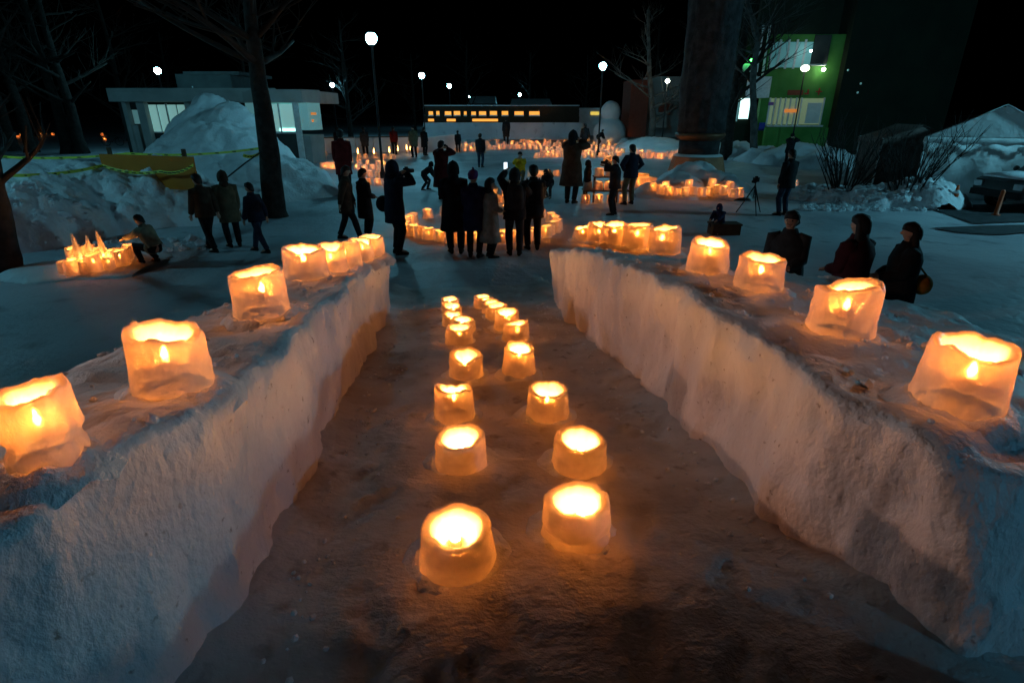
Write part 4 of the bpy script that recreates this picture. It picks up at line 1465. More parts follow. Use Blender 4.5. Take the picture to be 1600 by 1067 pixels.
def bicycle(px, py, label):
    p = at_z(px, py, 0)
    root = empty('bicycle', (p.x, p.y, drop(p.x, p.y)), 0.3)
    tag(root, label, 'bicycle')
    for x in (-0.52, 0.52):
        pts = [(x + 0.33 * math.cos(a), 0, 0.35 + 0.33 * math.sin(a)) for a in [2 * PI * k / 20 for k in range(21)]]
        w = MB().tube(pts, 0.025, 6).build('wheel', M_TYRE, root, True)
        sp = MB()
        for k in range(8):
            a = PI * k / 4
            sp.tube([(x, 0, 0.35), (x + 0.32 * math.cos(a), 0, 0.35 + 0.32 * math.sin(a))], 0.004, 4)
        sp.build('spokes', M_RIM, w)
    f = MB()
    for a, b_ in (((-0.52, 0, 0.35), (-0.05, 0, 0.32)), ((-0.05, 0, 0.32), (-0.18, 0, 0.85)), ((-0.18, 0, 0.8), (0.38, 0, 0.85)), ((-0.05, 0, 0.32), (0.38, 0, 0.8)), ((-0.52, 0, 0.35), (-0.18, 0, 0.8)), ((0.52, 0, 0.35), (0.36, 0, 0.98))):
        f.tube([a, b_], 0.02, 6)
    f.build('frame', M_DARKMETAL, root)
    MB().tube([(0.30, -0.27, 1.02), (0.37, -0.1, 1.0), (0.37, 0.1, 1.0), (0.30, 0.27, 1.02)], 0.016, 6).build('handlebar', M_DARKMETAL, root)
    MB().ball((-0.20, 0, 0.90), 0.12, 8, 6, 1.2, 0.6, 0.35).build('saddle', M_TYRE, root, True)
bicycle(178, 228, 'dark bicycle standing in the snow left of the pavilion')

# ------------------------------------------------------------------ tent, car, cones
def tent(cx, cy, rz, w, d, eave, peak, label, mat, grp):
    root = empty('event_tent', (cx, cy, 0), rz)
    tag(root, label, 'tent', grp)
    n = 14
    rf = MB()
    ov = 0.08
    vs, fs = [], []
    for i in range(n + 1):
        t = i / n
        y = -d / 2 - ov + (d + 2 * ov) * t
        sag = 0.04 * math.sin(t * PI * 3)
        for x, z in ((-w / 2 - ov, eave - 0.05), (-w / 4, (eave + peak) / 2 - 0.05 + sag), (0, peak), (w / 4, (eave + peak) / 2 - 0.05 + sag), (w / 2 + ov, eave - 0.05)):
            vs.append((x, y, z))
    for i in range(n):
        for k in range(4):
            fs.append((i * 5 + k, i * 5 + k + 1, (i + 1) * 5 + k + 1, (i + 1) * 5 + k))
    rf.add(vs, fs)
    ro = rf.build('roof', mat, root, True)
    so = ro.modifiers.new('t', 'SOLIDIFY'); so.thickness = 0.01
    # gable and rippled walls, front and left
    for nm, y in (('gable', -d / 2), ('gable', d / 2)):
        MB().add([(-w / 2, y, eave), (w / 2, y, eave), (0, y, peak - 0.06), (-w / 2, y + 0.01, eave), (w / 2, y + 0.01, eave), (0, y + 0.01, peak - 0.06)], [(0, 1, 2), (5, 4, 3)]).build(nm, mat, root)
    def sheet(p0, p1, z0, z1, nm, rip=0.05, m=26, scal=0.0):
        p0, p1 = Vector((*p0, 0)), Vector((*p1, 0))
        dd = (p1 - p0); nn2 = Vector((-dd.y, dd.x, 0)).normalized()
        vs, fs = [], []
        for i in range(m + 1):
            t = i / m
            q = p0 + dd * t + nn2 * rip * math.sin(t * m * 0.9) * 0.6
            lo = z0 + (scal * abs(math.sin(t * PI * 7)) if scal else 0)
            vs += [(q.x, q.y, lo), (q.x + nn2.x * 0.02 * math.sin(i), q.y, (lo + z1) / 2), (q.x, q.y, z1)]
        for i in range(m):
            for k in (0, 1):
                fs.append((3 * i + k, 3 * i + 3 + k, 3 * i + 4 + k, 3 * i + 1 + k))
        o = MB().add(vs, fs).build(nm, mat, root, True)
        s2 = o.modifiers.new('t', 'SOLIDIFY'); s2.thickness = 0.008
    sheet((-w / 2 + .03, -d / 2 + .05), (w / 2 - .03, -d / 2 + .05), 0.0, eave, 'front_wall')
    sheet((-w / 2 + .03, d / 2 - .05), (-w / 2 + .03, -d / 2 + .05), 0.0, eave, 'side_wall')
    sheet((w / 2 - .03, d / 2 - .05), (w / 2 - .03, -d / 2 + .05), 0.0, eave, 'side_wall')
    sheet((-w / 2 - .05, -d / 2 - .07), (w / 2 + .05, -d / 2 - .07), eave - 0.28, eave - 0.02, 'valance', 0.015, 42, 0.07)
    sheet((-w / 2 - .07, d / 2), (-w / 2 - .07, -d / 2 - .07), eave - 0.28, eave - 0.02, 'valance', 0.015, 42, 0.07)
    for x in (-w / 2, w / 2):
        for y in (-d / 2, d / 2):
            MB().tube([(x, y, 0), (x, y, eave)], 0.03, 8).build('leg', M_FRAME, root)
tc = at_z(1475, 305, 0)
tent(16.9, 20.6, R(-38), 3.8, 3.4, 2.0, 3.0, 'white gabled event tent at the right edge', M_CANVAS, 'event tents')
tent(tc.x + 0.9, tc.y + 4.2, R(-14), 2.6, 2.8, 1.8, 2.3, 'dim canvas tent behind the right bush', M_TARP, 'event tents')

def car():
    p = at_z(1517, 330, 0)
    root = empty('parked_car', (p.x + 0.75, p.y + 0.2, 0.0), R(6))
    tag(root, 'dark pickup truck parked before the tent, cut by the right edge', 'car')
    prof = [(0.0, 0.42), (-0.03, 0.62), (0.02, 0.86), (0.18, 0.93), (1.25, 1.02), (1.95, 1.60), (2.25, 1.68), (3.05, 1.68), (3.35, 1.55), (3.5, 1.05), (5.0, 1.02), (5.05, 0.5), (4.9, 0.40)]
    wd = 0.86
    rs = []
    for y, k in ((-wd, 0.985), (-wd + 0.06, 1.0), (wd - 0.06, 1.0), (wd, 0.985)):
        ring = []
        for x, z in prof:
            yy = y
            if z > 1.1:
                yy = y * 0.84
            ring.append((2.5 + (x - 2.5) * k, yy, 0.4 + (z - 0.4) * k))
        rs.append(ring)
    MB().rings(rs, True).build('body', M_CARPAINT, root)
    for s in (-1, 1):
        y = s * (wd * 0.84 + 0.004)
        yb = s * (wd * 0.93)
        for nm, q in (('side_window', [(1.50, 1.10), (2.02, 1.56), (2.38, 1.60), (2.38, 1.10)]), ('side_window', [(2.45, 1.10), (2.45, 1.60), (3.02, 1.60), (3.28, 1.10)])):
            vs = [(x, y if z > 1.2 else y, z) for x, z in q] + [(x, y + s * 0.012, z) for x, z in q]
            MB().add(vs, [(0, 1, 2, 3), (7, 6, 5, 4), (0, 4, 5, 1), (1, 5, 6, 2), (2, 6, 7, 3), (3, 7, 4, 0)]).build(nm, M_TEALWIN if s < 0 else M_GLASS, root)  # near side glass given a teal glow, no lamp inside
        d_ = MB().box((1.5, s * wd - 0.008 + (0.0 if s > 0 else -0.004), 0.5), (2.4, s * wd + 0.012, 1.0)).build('door', M_CARPAINT, root)
        MB().box((2.2, s * (wd + 0.02) - 0.012, 0.88), (2.34, s * (wd + 0.02) + 0.012, 0.92)).build('handle', M_RIM, d_)
        MB().ball((1.45, s * (wd + 0.1), 1.12), 0.11, 10, 8, 0.5, 1, 0.8).build('mirror', M_CARPAINT, root, True)
        for x in (0.85, 4.05):
            w = MB().lathe([(0.20, -0.11), (0.31, -0.11), (0.345, -0.07), (0.345, 0.07), (0.31, 0.11), (0.20, 0.11)], 22).build('wheel', M_TYRE, root, True)
            w.location = (x, s * (wd - 0.08), 0.345); w.rotation_euler = (R(90), 0, 0)
            MB().lathe([(0.20, -0.112), (0.20, 0.112), (0.05, 0.09)], 14).build('rim', M_RIM, w, True)
        MB().box((-0.045, s * 0.66 - 0.14, 0.66), (0.03, s * 0.66 + 0.14, 0.82)).build('headlight', M_RIM, root)
    MB().box((-0.10, -0.80, 0.40), (0.02, 0.80, 0.58)).build('bumper', M_TYRE, root)
    q = MB().box((0.95, -wd - 0.012, 0.80), (1.02, -wd - 0.002, 0.84)).build('side_marker', emit('red_marker', (1, 0.08, 0.04), 1.2), root)
    MB().rings([[(0.1 + 1.1 * u_, -0.7 + 1.4 * v_, 0.94 + 0.08 * u_ + dz) for u_, v_ in ((0, 0), (1, 0), (1, 1), (0, 1))] for dz in (0.0, 0.06)]).build('snow_cover', M_SNOW, root, True)
car()

def cone(px, py, h, label):
    p = hit(px, py)
    root = empty('traffic_cone', p)
    tag(root, label, 'traffic cone', 'cones by the truck')
    MB().box((-0.18, -0.18, 0), (0.18, 0.18, 0.03)).build('foot', M_ORANGE, root)
    MB().lathe([(0.14, 0.03), (0.03, h)], 16).build('body', M_ORANGE, root, True)
    for t in (0.35, 0.65):
        r0, r1 = 0.145 - 0.11 * t, 0.145 - 0.11 * (t + 0.15)
        MB().lathe([(r0 + .002, 0.03 + (h - .03) * t), (r1 + .002, 0.03 + (h - .03) * (t + 0.15))], 16, cap=False).build('white_band', M_WHITE, root, True)
cone(1487, 327, 0.72, 'orange traffic cone with white bands beside the snow bank')
p = hit(1555, 338)
po = empty('marker_post', p); tag(po, 'dull orange marker post in front of the truck', 'post')
MB().lathe([(0.10, 0), (0.11, 0.05), (0.06, 0.07), (0.055, 0.70), (0.03, 0.74)], 12).build('tube', M_ORANGE, po, True)

def patch(pix, z, name='ground_shadow_patch'):  # dark sheets that paint the truck and tent shadows on the snow
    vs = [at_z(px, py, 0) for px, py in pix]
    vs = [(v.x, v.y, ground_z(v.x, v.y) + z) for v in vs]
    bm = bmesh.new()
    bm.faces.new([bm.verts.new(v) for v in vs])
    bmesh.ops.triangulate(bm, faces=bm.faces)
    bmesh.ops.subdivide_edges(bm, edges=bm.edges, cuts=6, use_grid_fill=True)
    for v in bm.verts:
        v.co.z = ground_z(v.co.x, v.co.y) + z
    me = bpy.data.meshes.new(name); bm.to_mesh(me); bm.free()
    o = link_mesh(name, me, M_GROUNDSHADOW)
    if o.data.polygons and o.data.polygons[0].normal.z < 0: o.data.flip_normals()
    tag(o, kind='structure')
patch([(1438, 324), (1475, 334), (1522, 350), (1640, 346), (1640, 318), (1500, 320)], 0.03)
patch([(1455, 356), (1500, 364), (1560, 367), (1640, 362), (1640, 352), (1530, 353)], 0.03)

# tripod with a camera
def tripod(px, py, ty, label):
    p = hit(px, py)
    root = empty('tripod', p)
    tag(root, label, 'tripod')
    h = at_y(px, ty, p.y).z - p.z
    for k in range(3):
        a = 0.5 + 2 * PI * k / 3
        MB().tube([(0, 0, h), (0.20 * math.cos(a), 0.20 * math.sin(a), h * 0.5), (0.42 * math.cos(a), 0.42 * math.sin(a), 0)], [0.022, 0.018, 0.014], 6).build('leg', M_DARKMETAL, root)
    MB().tube([(0, 0, h * 0.6), (0, 0, h + 0.10)], 0.018, 6).build('centre_post', M_DARKMETAL, root)
    c = empty('camera_on_tripod', (p.x, p.y, p.z + h + 0.10), 0.4)
    tag(c, 'black camera mounted on the standing tripod', 'camera')
    MB().box((-0.09, -0.04, 0), (0.09, 0.04, 0.12)).build('camera_body', M_TYRE, c)
    MB().lathe([(0.04, 0.0), (0.045, 0.12)], 12).build('lens', M_TYRE, c, True).rotation_euler = (R(-90), 0, 0)
    MB().box((-0.03, -0.03, 0.12), (0.03, 0.03, 0.16)).build('viewfinder', M_TYRE, c)
tripod(1173, 334, 290, 'black three-legged tripod standing free right of the column')
p = hit(1130, 366)
o = MB().box((-0.34, -0.2, -0.03), (0.34, 0.2, 0.24)).build('wooden_box', M_WOOD, None, False, p)
MB().box((-0.36, -0.22, 0.24), (0.36, 0.22, 0.28)).build('lid', M_WOOD, o)
tag(o, 'small dark box on the snow beside the crouching child', 'box')

# ------------------------------------------------------------------ people
def ik(a, c, l1, l2, pole):
    a, c, pole = Vector(a), Vector(c), Vector(pole)
    d = c - a
    L = min(d.length, (l1 + l2) * 0.995)
    d.normalize()
    c = a + d * L
    x = (l1 * l1 - l2 * l2 + L * L) / (2 * L)
    h = math.sqrt(max(0.0, l1 * l1 - x * x))
    pp = pole - d * pole.dot(d)
    if pp.length < 1e-5: pp = Vector((0, 1, 0))
    return a + d * x + pp.normalized() * h, c

def cloth(name, col):
    k = 'cloth_' + name
    if k in MATS: return MATS[k]
    return plain(k, col, 0.85, tuple(min(1, c * 1.5 + 0.004) for c in col), 9.0, [(14, 0.5, 0.02)], spec=0.15)

POSES = {
    'stand': dict(hl=(-0.22, 0.08, 0.80), hr=(0.22, 0.08, 0.80)),
    'front': dict(hl=(-0.08, 0.26, 1.05), hr=(0.08, 0.26, 1.05)),
    'walk': dict(hl=(-0.24, 0.18, 0.84), hr=(0.24, -0.14, 0.82), fl=(-0.09, -0.24), fr=(0.09, 0.26), lean=0.08),
    'photo': dict(hl=(-0.09, 0.26, 1.52), hr=(0.09, 0.26, 1.52), lean=0.03),
    'phone': dict(hl=(-0.17, 0.40, 1.66), hr=(0.14, 0.32, 1.42)),
    'akimbo': dict(hl=(-0.20, 0.06, 1.02), hr=(0.20, 0.06, 1.02), pole=(1.6, -0.6, 0), fl=(-0.15, 0), fr=(0.15, 0.05)),
    'bend': dict(lean=0.95, hl=(-0.12, 0.62, 0.62), hr=(0.12, 0.62, 0.62), drop=0.12, fl=(-0.12, 0.12), fr=(0.14, -0.10), hp=0.4),
    'crouch': dict(lean=0.38, drop=0.52, hl=(-0.12, 0.50, 0.62), hr=(0.12, 0.50, 0.62), fl=(-0.13, 0.16), fr=(0.13, -0.05)),
    'kneel_face': dict(lean=0.12, drop=0.46, hl=(-0.07, 0.24, 1.02), hr=(0.07, 0.24, 1.02), fl=(-0.13, 0.16), fr=(0.13, 0.10)),
}

def person(p, h, face, pose, label, coat, trousers, clen=0.0, hat='hair', hatcol=None, flare=0.0, boots=(0.015, 0.013, 0.012), eyes=False, coatname=None, turn=0.0, bulk=1.12):
    P = POSES[pose]
    s = h / 1.72
    root = empty('person', p, face)
    root.scale = (s, s, s)
    tag(root, label, 'person', 'people in the park')
    dz = P.get('drop', 0)
    lean = P.get('lean', 0)
    pel = Vector((0, -0.35 * dz, 0.93 - dz))
    sd = Vector((0, math.sin(lean), math.cos(lean)))
    fwd = Vector((0, math.cos(lean), -math.sin(lean)))
    waist, chest = pel + sd * 0.14, pel + sd * 0.34
    neckb = pel + sd * 0.52 + fwd * 0.0
    hp = lean * 0.55 - P.get('hp', 0)
    hd = Vector((0, math.sin(hp), math.cos(hp))); hf = Vector((math.sin(turn) * math.cos(hp), math.cos(turn) * math.cos(hp), -math.sin(hp)))
    hx = hd.cross(hf) * -1
    head = neckb + hd * 0.17 + hf * 0.025
    legs, arms = [], []
    for sx, ft, hn in ((-1, P.get('fl', (-0.10, 0.02)), P['hl']), (1, P.get('fr', (0.10, -0.02)), P['hr'])):
        hip = pel + Vector((sx * 0.09, 0, -0.05))
        ank = Vector((ft[0], ft[1], 0.09))
        if hip.z < 0.6: ank.z = 0.09
        kn, ank2 = ik(hip, ank, 0.41, 0.40, Vector((sx * 0.25, 1, 0)))
        toe = Vector((ank.x + sx * 0.03, ank.y + 0.16, 0.045))
        legs.append((hip, kn, ank, toe))
        sh = neckb - sd * 0.06 + Vector((sx * 0.18, 0, 0))
        el, wr = ik(sh, Vector(hn), 0.28, 0.25, Vector(P.get('pole', (1, -0.9, -0.6))) * Vector((sx, 1, 1)) if False else Vector((P.get('pole', (0.6, -0.8, -0.6))[0] * sx, P.get('pole', (0.6, -0.8, -0.6))[1], P.get('pole', (0.6, -0.8, -0.6))[2])))
        arms.append((sh, el, wr))
    # body: one skinned surface
    V, E, RD = [], [], []
    def add(co, r, par=None):
        V.append(tuple(co)); RD.append(r if isinstance(r, tuple) else (r, r))
        if par is not None: E.append((par, len(V) - 1))
        return len(V) - 1
    ip = add(pel, (0.15, 0.11)); iw = add(waist, (0.13, 0.10), ip); ic = add(chest, (0.15, 0.11), iw); inb = add(neckb, 0.07, ic)
    inn = add(neckb + hd * 0.06, 0.052, inb); ihl = add(head - hd * 0.035 + hf * 0.012, (0.066, 0.075), inn); ihm = add(head + hd * 0.035, (0.078, 0.095), ihl); iht = add(head + hd * 0.105, 0.055, ihm)
    add(head + hf * 0.118 - hd * 0.005, 0.012, ihm)
    for sx in (-1, 1):
        add(head + hx * sx * 0.088, 0.014, ihm)
    for (sh, el, wr), sx in zip(arms, (-1, 1)):
        a = add(sh, 0.06, ic); b_ = add(el, 0.042, a); c = add(wr, 0.028, b_)
        fd = (wr - el).normalized()
        side = Vector((0, 0, 1)).cross(fd); side = side.normalized() if side.length > 1e-3 else Vector((1, 0, 0))
        palm = add(wr + fd * 0.06, (0.036, 0.020), c)
        curl = fd.cross(side)
        for k, (o_, L) in enumerate(((-0.03, 0.065), (-0.01, 0.078), (0.01, 0.075), (0.03, 0.058))):
            f1 = add(wr + fd * (0.085) + side * o_, 0.0095, palm)
            f2 = add(wr + fd * (0.085 + L * 0.55) + side * o_ * 1.1 - curl * 0.010, 0.0088, f1)
            add(wr + fd * (0.085 + L) + side * o_ * 1.1 - curl * 0.030, 0.0075, f2)
        t1 = add(wr + fd * 0.045 - side * sx * 0.045, 0.011, palm)
        add(wr + fd * 0.085 - side * sx * 0.060, 0.009, t1)
    for (hip, kn, ank, toe) in legs:
        a = add(hip, 0.085, ip); b_ = add(kn, 0.055, a); c = add(ank, 0.04, b_); add(toe, 0.035, c)
    me = bpy.data.meshes.new('body')
    me.from_pydata(V, E, [])
    o = bpy.data.objects.new('body', me)
    COL.objects.link(o)
    m = o.modifiers.new('skin', 'SKIN'); m.use_smooth_shade = True
    for i, sv in enumerate(me.skin_vertices[0].data):
        sv.radius = RD[i]
        sv.use_root = (i == 0)
    sb_ = o.modifiers.new('sub', 'SUBSURF'); sb_.levels = 1; sb_.render_levels = 1
    PENDING.append((o, root))
    # coat
    cm = MB()
    def ell(c, ax, ay, rx, ry, n=14, pw=1.0):
        return [tuple(c + ax * (rx * bulk * math.cos(2 * PI * k / n)) + ay * (ry * bulk * math.sin(2 * PI * k / n))) for k in range(n)]
    X = Vector((1, 0, 0))
    km = (legs[0][1] + legs[1][1]) / 2
    rings = [ell(neckb + sd * 0.075, X, fwd, 0.070, 0.072), ell(neckb + sd * 0.02, X, fwd, 0.085, 0.085), ell(neckb - sd * 0.015, X, fwd, 0.15, 0.10), ell(neckb - sd * 0.06, X, fwd, 0.205, 0.125),
             ell(chest + sd * 0.02, X, fwd, 0.212, 0.15), ell(waist + sd * 0.02, X, fwd, 0.19, 0.145), ell(pel + sd * 0.02, X, fwd, 0.205 + flare * 0.3, 0.155 + flare * 0.3)]
    low = Vector((0, 0, -1)) if dz < 0.3 else (km - pel).normalized()
    ay = fwd if dz < 0.3 else low.cross(X)
    if dz < 0.3 and lean < 0.5: ay = Vector((0, 1, 0))
    L = 0.12 + clen
    for t in (0.33, 0.66, 1.0):
        rings.append(ell(pel + low * (L * t), X, ay, 0.212 + flare * t + 0.012 * math.sin(t * 9), 0.165 + flare * t))
    rings.append(ell(pel + low * (L * 0.985), X, ay, 0.185 + flare, 0.14 + flare))
    rings.append(ell(pel + low * (L * 0.6), X, ay, 0.10, 0.08))
    cm.rings(rings, True)
    for (sh, el, wr) in arms:
        m1, m2 = sh.lerp(el, 0.5), el.lerp(wr, 0.5)
        inn_ = sh - Vector((math.copysign(0.06, sh.x), 0, 0))
        cm.tube([inn_, sh, m1, el, m2, wr.lerp(el, 0.08), wr], [0.075 * bulk, 0.088 * bulk, 0.078 * bulk, 0.070 * bulk, 0.064 * bulk, 0.058, 0.045], 10)
    cm.v = [(x + 0.012 * nz(x * 9, y * 9, z * 9 + h * 7), y + 0.012 * nz(x * 9 + 5, y * 9, z * 9 + h), z) for x, y, z in cm.v]
    cm.build('coat', coat, root, True)
    # trousers
    tm = MB()
    for (hip, kn, ank, toe) in legs:
        tm.tube([hip + Vector((0, 0, 0.08)), hip, hip.lerp(kn, 0.5), kn, kn.lerp(ank, 0.35), kn.lerp(ank, 0.7), ank + Vector((0, 0, 0.02))], [0.10, 0.112, 0.095, 0.078, 0.078, 0.068, 0.066], 10)
    tm.build('trousers', trousers, root, True)
    bmat = cloth('boot', boots)
    for (hip, kn, ank, toe) in legs:
        ud = (kn - ank).normalized()
        d2 = (toe - ank); d2.z = 0; d2.normalize()
        sd2 = Vector((d2.y, -d2.x, 0))
        rr = []
        for t, wd2, ht in ((-0.07, 0.034, 0.05), (-0.055, 0.042, 0.10), (0.0, 0.046, 0.11), (0.08, 0.050, 0.075), (0.15, 0.046, 0.055), (0.19, 0.025, 0.035)):
            c = Vector((ank.x, ank.y, 0)) + d2 * t
            rr.append([tuple(c + sd2 * wd2 * math.cos(a) + Vector((0, 0, max(0.0, ht / 2 + ht / 2 * math.sin(a))))) for a in [2 * PI * k / 10 for k in range(10)]])
        bm_ = MB().rings(rr, True)
        bm_.tube([ank + Vector((0, 0, -0.04)), ank + ud * 0.08, ank + ud * 0.16], [0.050, 0.054, 0.060], 10)
        bm_.build('boot', bmat, root, True)
    # headwear
    hm = MB()
    def dome(r, z0, z1, back=0.0, n=16, rows=7, nape=0.0):
        rs_ = []
        for i in range(rows + 1):
            t = i / rows
            z = z0 + (z1 - z0) * t
            q = math.sqrt(max(0.003, 1 - max(0, (t - 0.35) / 0.65) ** 2)) * r
            rs_.append([tuple(head + hd * (z - nape * (1 - t) * max(0.0, 0.25 - math.sin(a))) + hx * (q * 0.93 * math.cos(a)) + hf * (q * 1.05 * math.sin(a) - back)) for a in [2 * PI * k / n for k in range(n)]])
        hm.rings(rs_, True)
    if hat == 'beanie':
        dome(0.113, 0.045, 0.165, 0.006, nape=0.06)
        hm.ball(tuple(head + hd * 0.18), 0.022, 8, 6)
    elif hat == 'hood':
        dome(0.125, -0.09, 0.165, 0.028)
        hm.ball(tuple(neckb + hd * 0.03 - hf * 0.06), 0.10, 10, 8)
    elif hat == 'long':
        dome(0.112, 0.045, 0.152, 0.012, nape=0.10)
        rs_ = []
        for z, q, bk in ((0.09, 0.105, 0.02), (0.02, 0.112, 0.035), (-0.08, 0.115, 0.05), (-0.18, 0.13, 0.06), (-0.28, 0.11, 0.07), (-0.34, 0.04, 0.08)):
            rs_.append([tuple(head + hd * z + hx * (q * math.cos(a)) - hf * bk + hf * (q * 0.55 * math.sin(a))) for a in [2 * PI * k / 12 for k in range(12)]])
        hm.rings(rs_, True)
    else:
        dome(0.108, 0.045, 0.150, 0.012, nape=0.105)
    hmat = hatcol or M_HAIR
    hm.v = [(x + 0.010 * nz(x * 22, y * 22, z * 14 + h * 5), y + 0.010 * nz(x * 22 + 7, y * 22, z * 14), z + 0.012 * nz(x * 18, y * 18 + 3, z * 9)) for x, y, z in hm.v]
    hm.build('hat' if hat == 'beanie' else ('hood' if hat == 'hood' else 'hair'), hmat, root, True)
    if eyes:
        for sx in (-1, 1):
            MB().ball(tuple(head + hf * 0.088 + hx * sx * 0.033 + hd * 0.022), 0.011, 8, 6).build('eye', M_HAIR, root, True)
        MB().ball(tuple(head + hf * 0.088 - hd * 0.055), 0.018, 8, 6, 1.3, 0.4, 0.3).build('mouth', cloth('lip', (0.25, 0.06, 0.05)), root, True)
    return root, dict(head=head, neckb=neckb, chest=chest, pel=pel, fwd=fwd, sd=sd, arms=arms, s=s, root=root)

PENDING = []
def bake_people():
    dg = bpy.context.evaluated_depsgraph_get()
    done = []
    for o, root in PENDING:
        me = bpy.data.meshes.new_from_object(o.evaluated_get(dg))
        done.append((o, me, root))
    for o, me, root in done:
        old = o.data
        o.modifiers.clear()
        o.data = me
        bpy.data.meshes.remove(old)
        me.materials.clear()
        me.materials.append(M_SKIN)
        me.polygons.foreach_set('use_smooth', [True] * len(me.polygons))
        o.parent = root

BLK = cloth('black', (0.010, 0.010, 0.012)); NAVY = cloth('navy', (0.009, 0.012, 0.026)); GREY = cloth('grey', (0.20, 0.19, 0.17)); BROWN = cloth('brown', (0.045, 0.028, 0.018))
MAROON = cloth('maroon', (0.045, 0.007, 0.010)); YEL = cloth('yellow', (0.62, 0.33, 0.01)); REDC = cloth('red', (0.11, 0.006, 0.006)); PURP = cloth('purple', (0.12, 0.03, 0.12)); BLUEC = cloth('blue', (0.012, 0.014, 0.05))
OLIVE = cloth('olive', (0.10, 0.085, 0.05)); JEAN = cloth('jeans', (0.025, 0.035, 0.06)); DKGREY = cloth('charcoal', (0.028, 0.028, 0.030)); CREAM = cloth('cream', (0.42, 0.36, 0.26))

OCHRE = cloth('ochre', (0.25, 0.10, 0.008))
INFO = {}
def P_(key, px, foot, head, face, pose, label, coat, trs, hfix=None, **kw):
    p = hit(px, foot)
    hh = at_y(px, head, p.y).z - p.z
    pz = POSES[pose]
    full = 1.72 - pz.get('drop', 0) - 0.60 * (1 - math.cos(pz.get('lean', 0)))
    h = hfix or hh * 1.72 / full
    r, inf = person((p.x, p.y, p.z), h, R(face), pose, label, coat, trs, **kw)
    INFO[key] = inf
    return r

P_('a', 547, 374, 262, -80, 'walk', 'person in dark coat walking, leftmost of the near crowd', BROWN, BLK, clen=0.15, hat='hair')
P_('b', 575, 372, 266, -50, 'front', 'person in long dark coat close beside the leftmost walker', BLK, BLK, clen=0.28, hat='hair')
P_('c', 622, 397, 255, -52, 'photo', 'photographer in navy hooded jacket raising a camera, left of the ring', NAVY, BLK, clen=0.18, hat='hood', hatcol=NAVY)
P_('d', 664, 297, 255, -95, 'bend', 'dark figure bending low beyond the ring', BLK, BLK, hat='hood', hatcol=BLK)
P_('e', 692, 312, 222, -20, 'photo', 'tall dark photographer in maroon long coat beyond the ring', MAROON, BLK, clen=0.42, flare=0.05, hat='hair')
P_('f', 713, 396, 256, 8, 'front', 'person in long black coat, leftmost of the five at the ring', BLK, BLK, clen=0.34, flare=0.05, hat='hood', hatcol=BLK)
P_('g', 742, 402, 270, -12, 'front', 'person in blue-black coat and purple knit hat at the ring', BLUEC, BLK, clen=0.22, hat='beanie', hatcol=PURP)
P_('h', 766, 402, 281, -62, 'front', 'woman in pale grey long coat with long dark hair', GREY, BLK, clen=0.44, flare=0.05, hat='long')
P_('i', 804, 399, 266, 2, 'phone', 'man holding a lit phone up, grey hood and backpack', BLK, DKGREY, clen=0.05, hat='hood', hatcol=DKGREY)
P_('j', 832, 390, 261, 10, 'front', 'man in black coat with backpack, rightmost at the ring', BLK, BLK, clen=0.12, hat='hair')
P_('k', 812, 286, 239, 172, 'kneel_face', 'crouching person in yellow jacket holding hands to the mouth', YEL, OLIVE, hat='hair', eyes=True)
P_('l', 858, 310, 266, 150, 'bend', 'dark stooping person with backpack behind the ring', BLK, DKGREY, hat='hood', hatcol=BLK)
P_('m', 751, 262, 210, -15, 'stand', 'lone person in dark jacket and jeans on the open snow', BLK, JEAN, hat='hair')
P_('n', 791, 226, 185, 10, 'stand', 'far dark figure standing before the snow humps', BLK, BLK, clen=0.3, hat='hair')
P_('o', 891, 318, 207, -25, 'photo', 'bulky photographer in dark brown coat, arms raised, right of the ring', BROWN, BLK, clen=0.36, flare=0.06, hat='hood', hatcol=BLK, bulk=1.15)
P_('p', 916, 316, 252, 80, 'stand', 'dark figure between the bulky photographer and the tiered stand', DKGREY, BLK, clen=0.30, hat='hood', hatcol=DKGREY)
P_('q', 982, 320, 228, 25, 'akimbo', 'man with hands on hips in navy jacket and olive trousers', NAVY, OLIVE, hat='hair')
P_('r', 958, 336, 246, 70, 'photo', 'dark photographer crouched at the eyepiece before the tiered stand', BLK, BLK, hat='hair')
P_('s', 913, 238, 194, 20, 'walk', 'far dark walker left of the right lamp post', BLK, BLK, hat='hair')
P_('t', 934, 229, 192, -70, 'bend', 'far figure leaning forward at the right lamp post', BLK, BLK, hat='hair', hfix=1.7)
P_('u', 974, 196, 170, 0, 'stand', 'tiny far person standing near the red hut', DKGREY, BLK, hat='hair', hfix=1.75)
P_('v', 1221, 337, 236, 25, 'stand', 'man in dark jacket standing right of the tripod', BLK, JEAN, clen=0.05, hat='hair')
P_('w', 1229, 262, 210, -40, 'photo', 'photographer raising a camera before the lit snow bank', BLK, BLK, clen=0.05, hat='beanie', hatcol=BLK)
P_('x', 1119, 366, 320, 140, 'crouch', 'crouching child in blue jacket beside the dark box', BLUEC, BLK, hat='hood', hatcol=BLUEC)
for key, px, head, zt, face, label, coat, kw in (
        ('y', 1240, 334, 1.58, 150, 'person with ruddy face behind the right mound, left of two women', DKGREY, dict(hat='hair', eyes=True, turn=0.2, bulk=1.25)),
        ('z', 1350, 341, 1.62, 30, 'woman in hooded dark coat with red lining behind the right mound', MAROON, dict(hat='long', clen=0.3, bulk=1.25)),
        ('A', 1430, 353, 1.54, 70, 'woman with cream sleeve and dark hair, rightmost behind the mound', BLK, dict(hat='long', clen=0.2, bulk=1.25))):
    q = at_z(px, head, zt)
    z0 = drop(q.x, q.y)
    r, inf = person((q.x, q.y, z0), zt - z0, R(face), 'front', label, coat, BLK, **kw)
    INFO[key] = inf
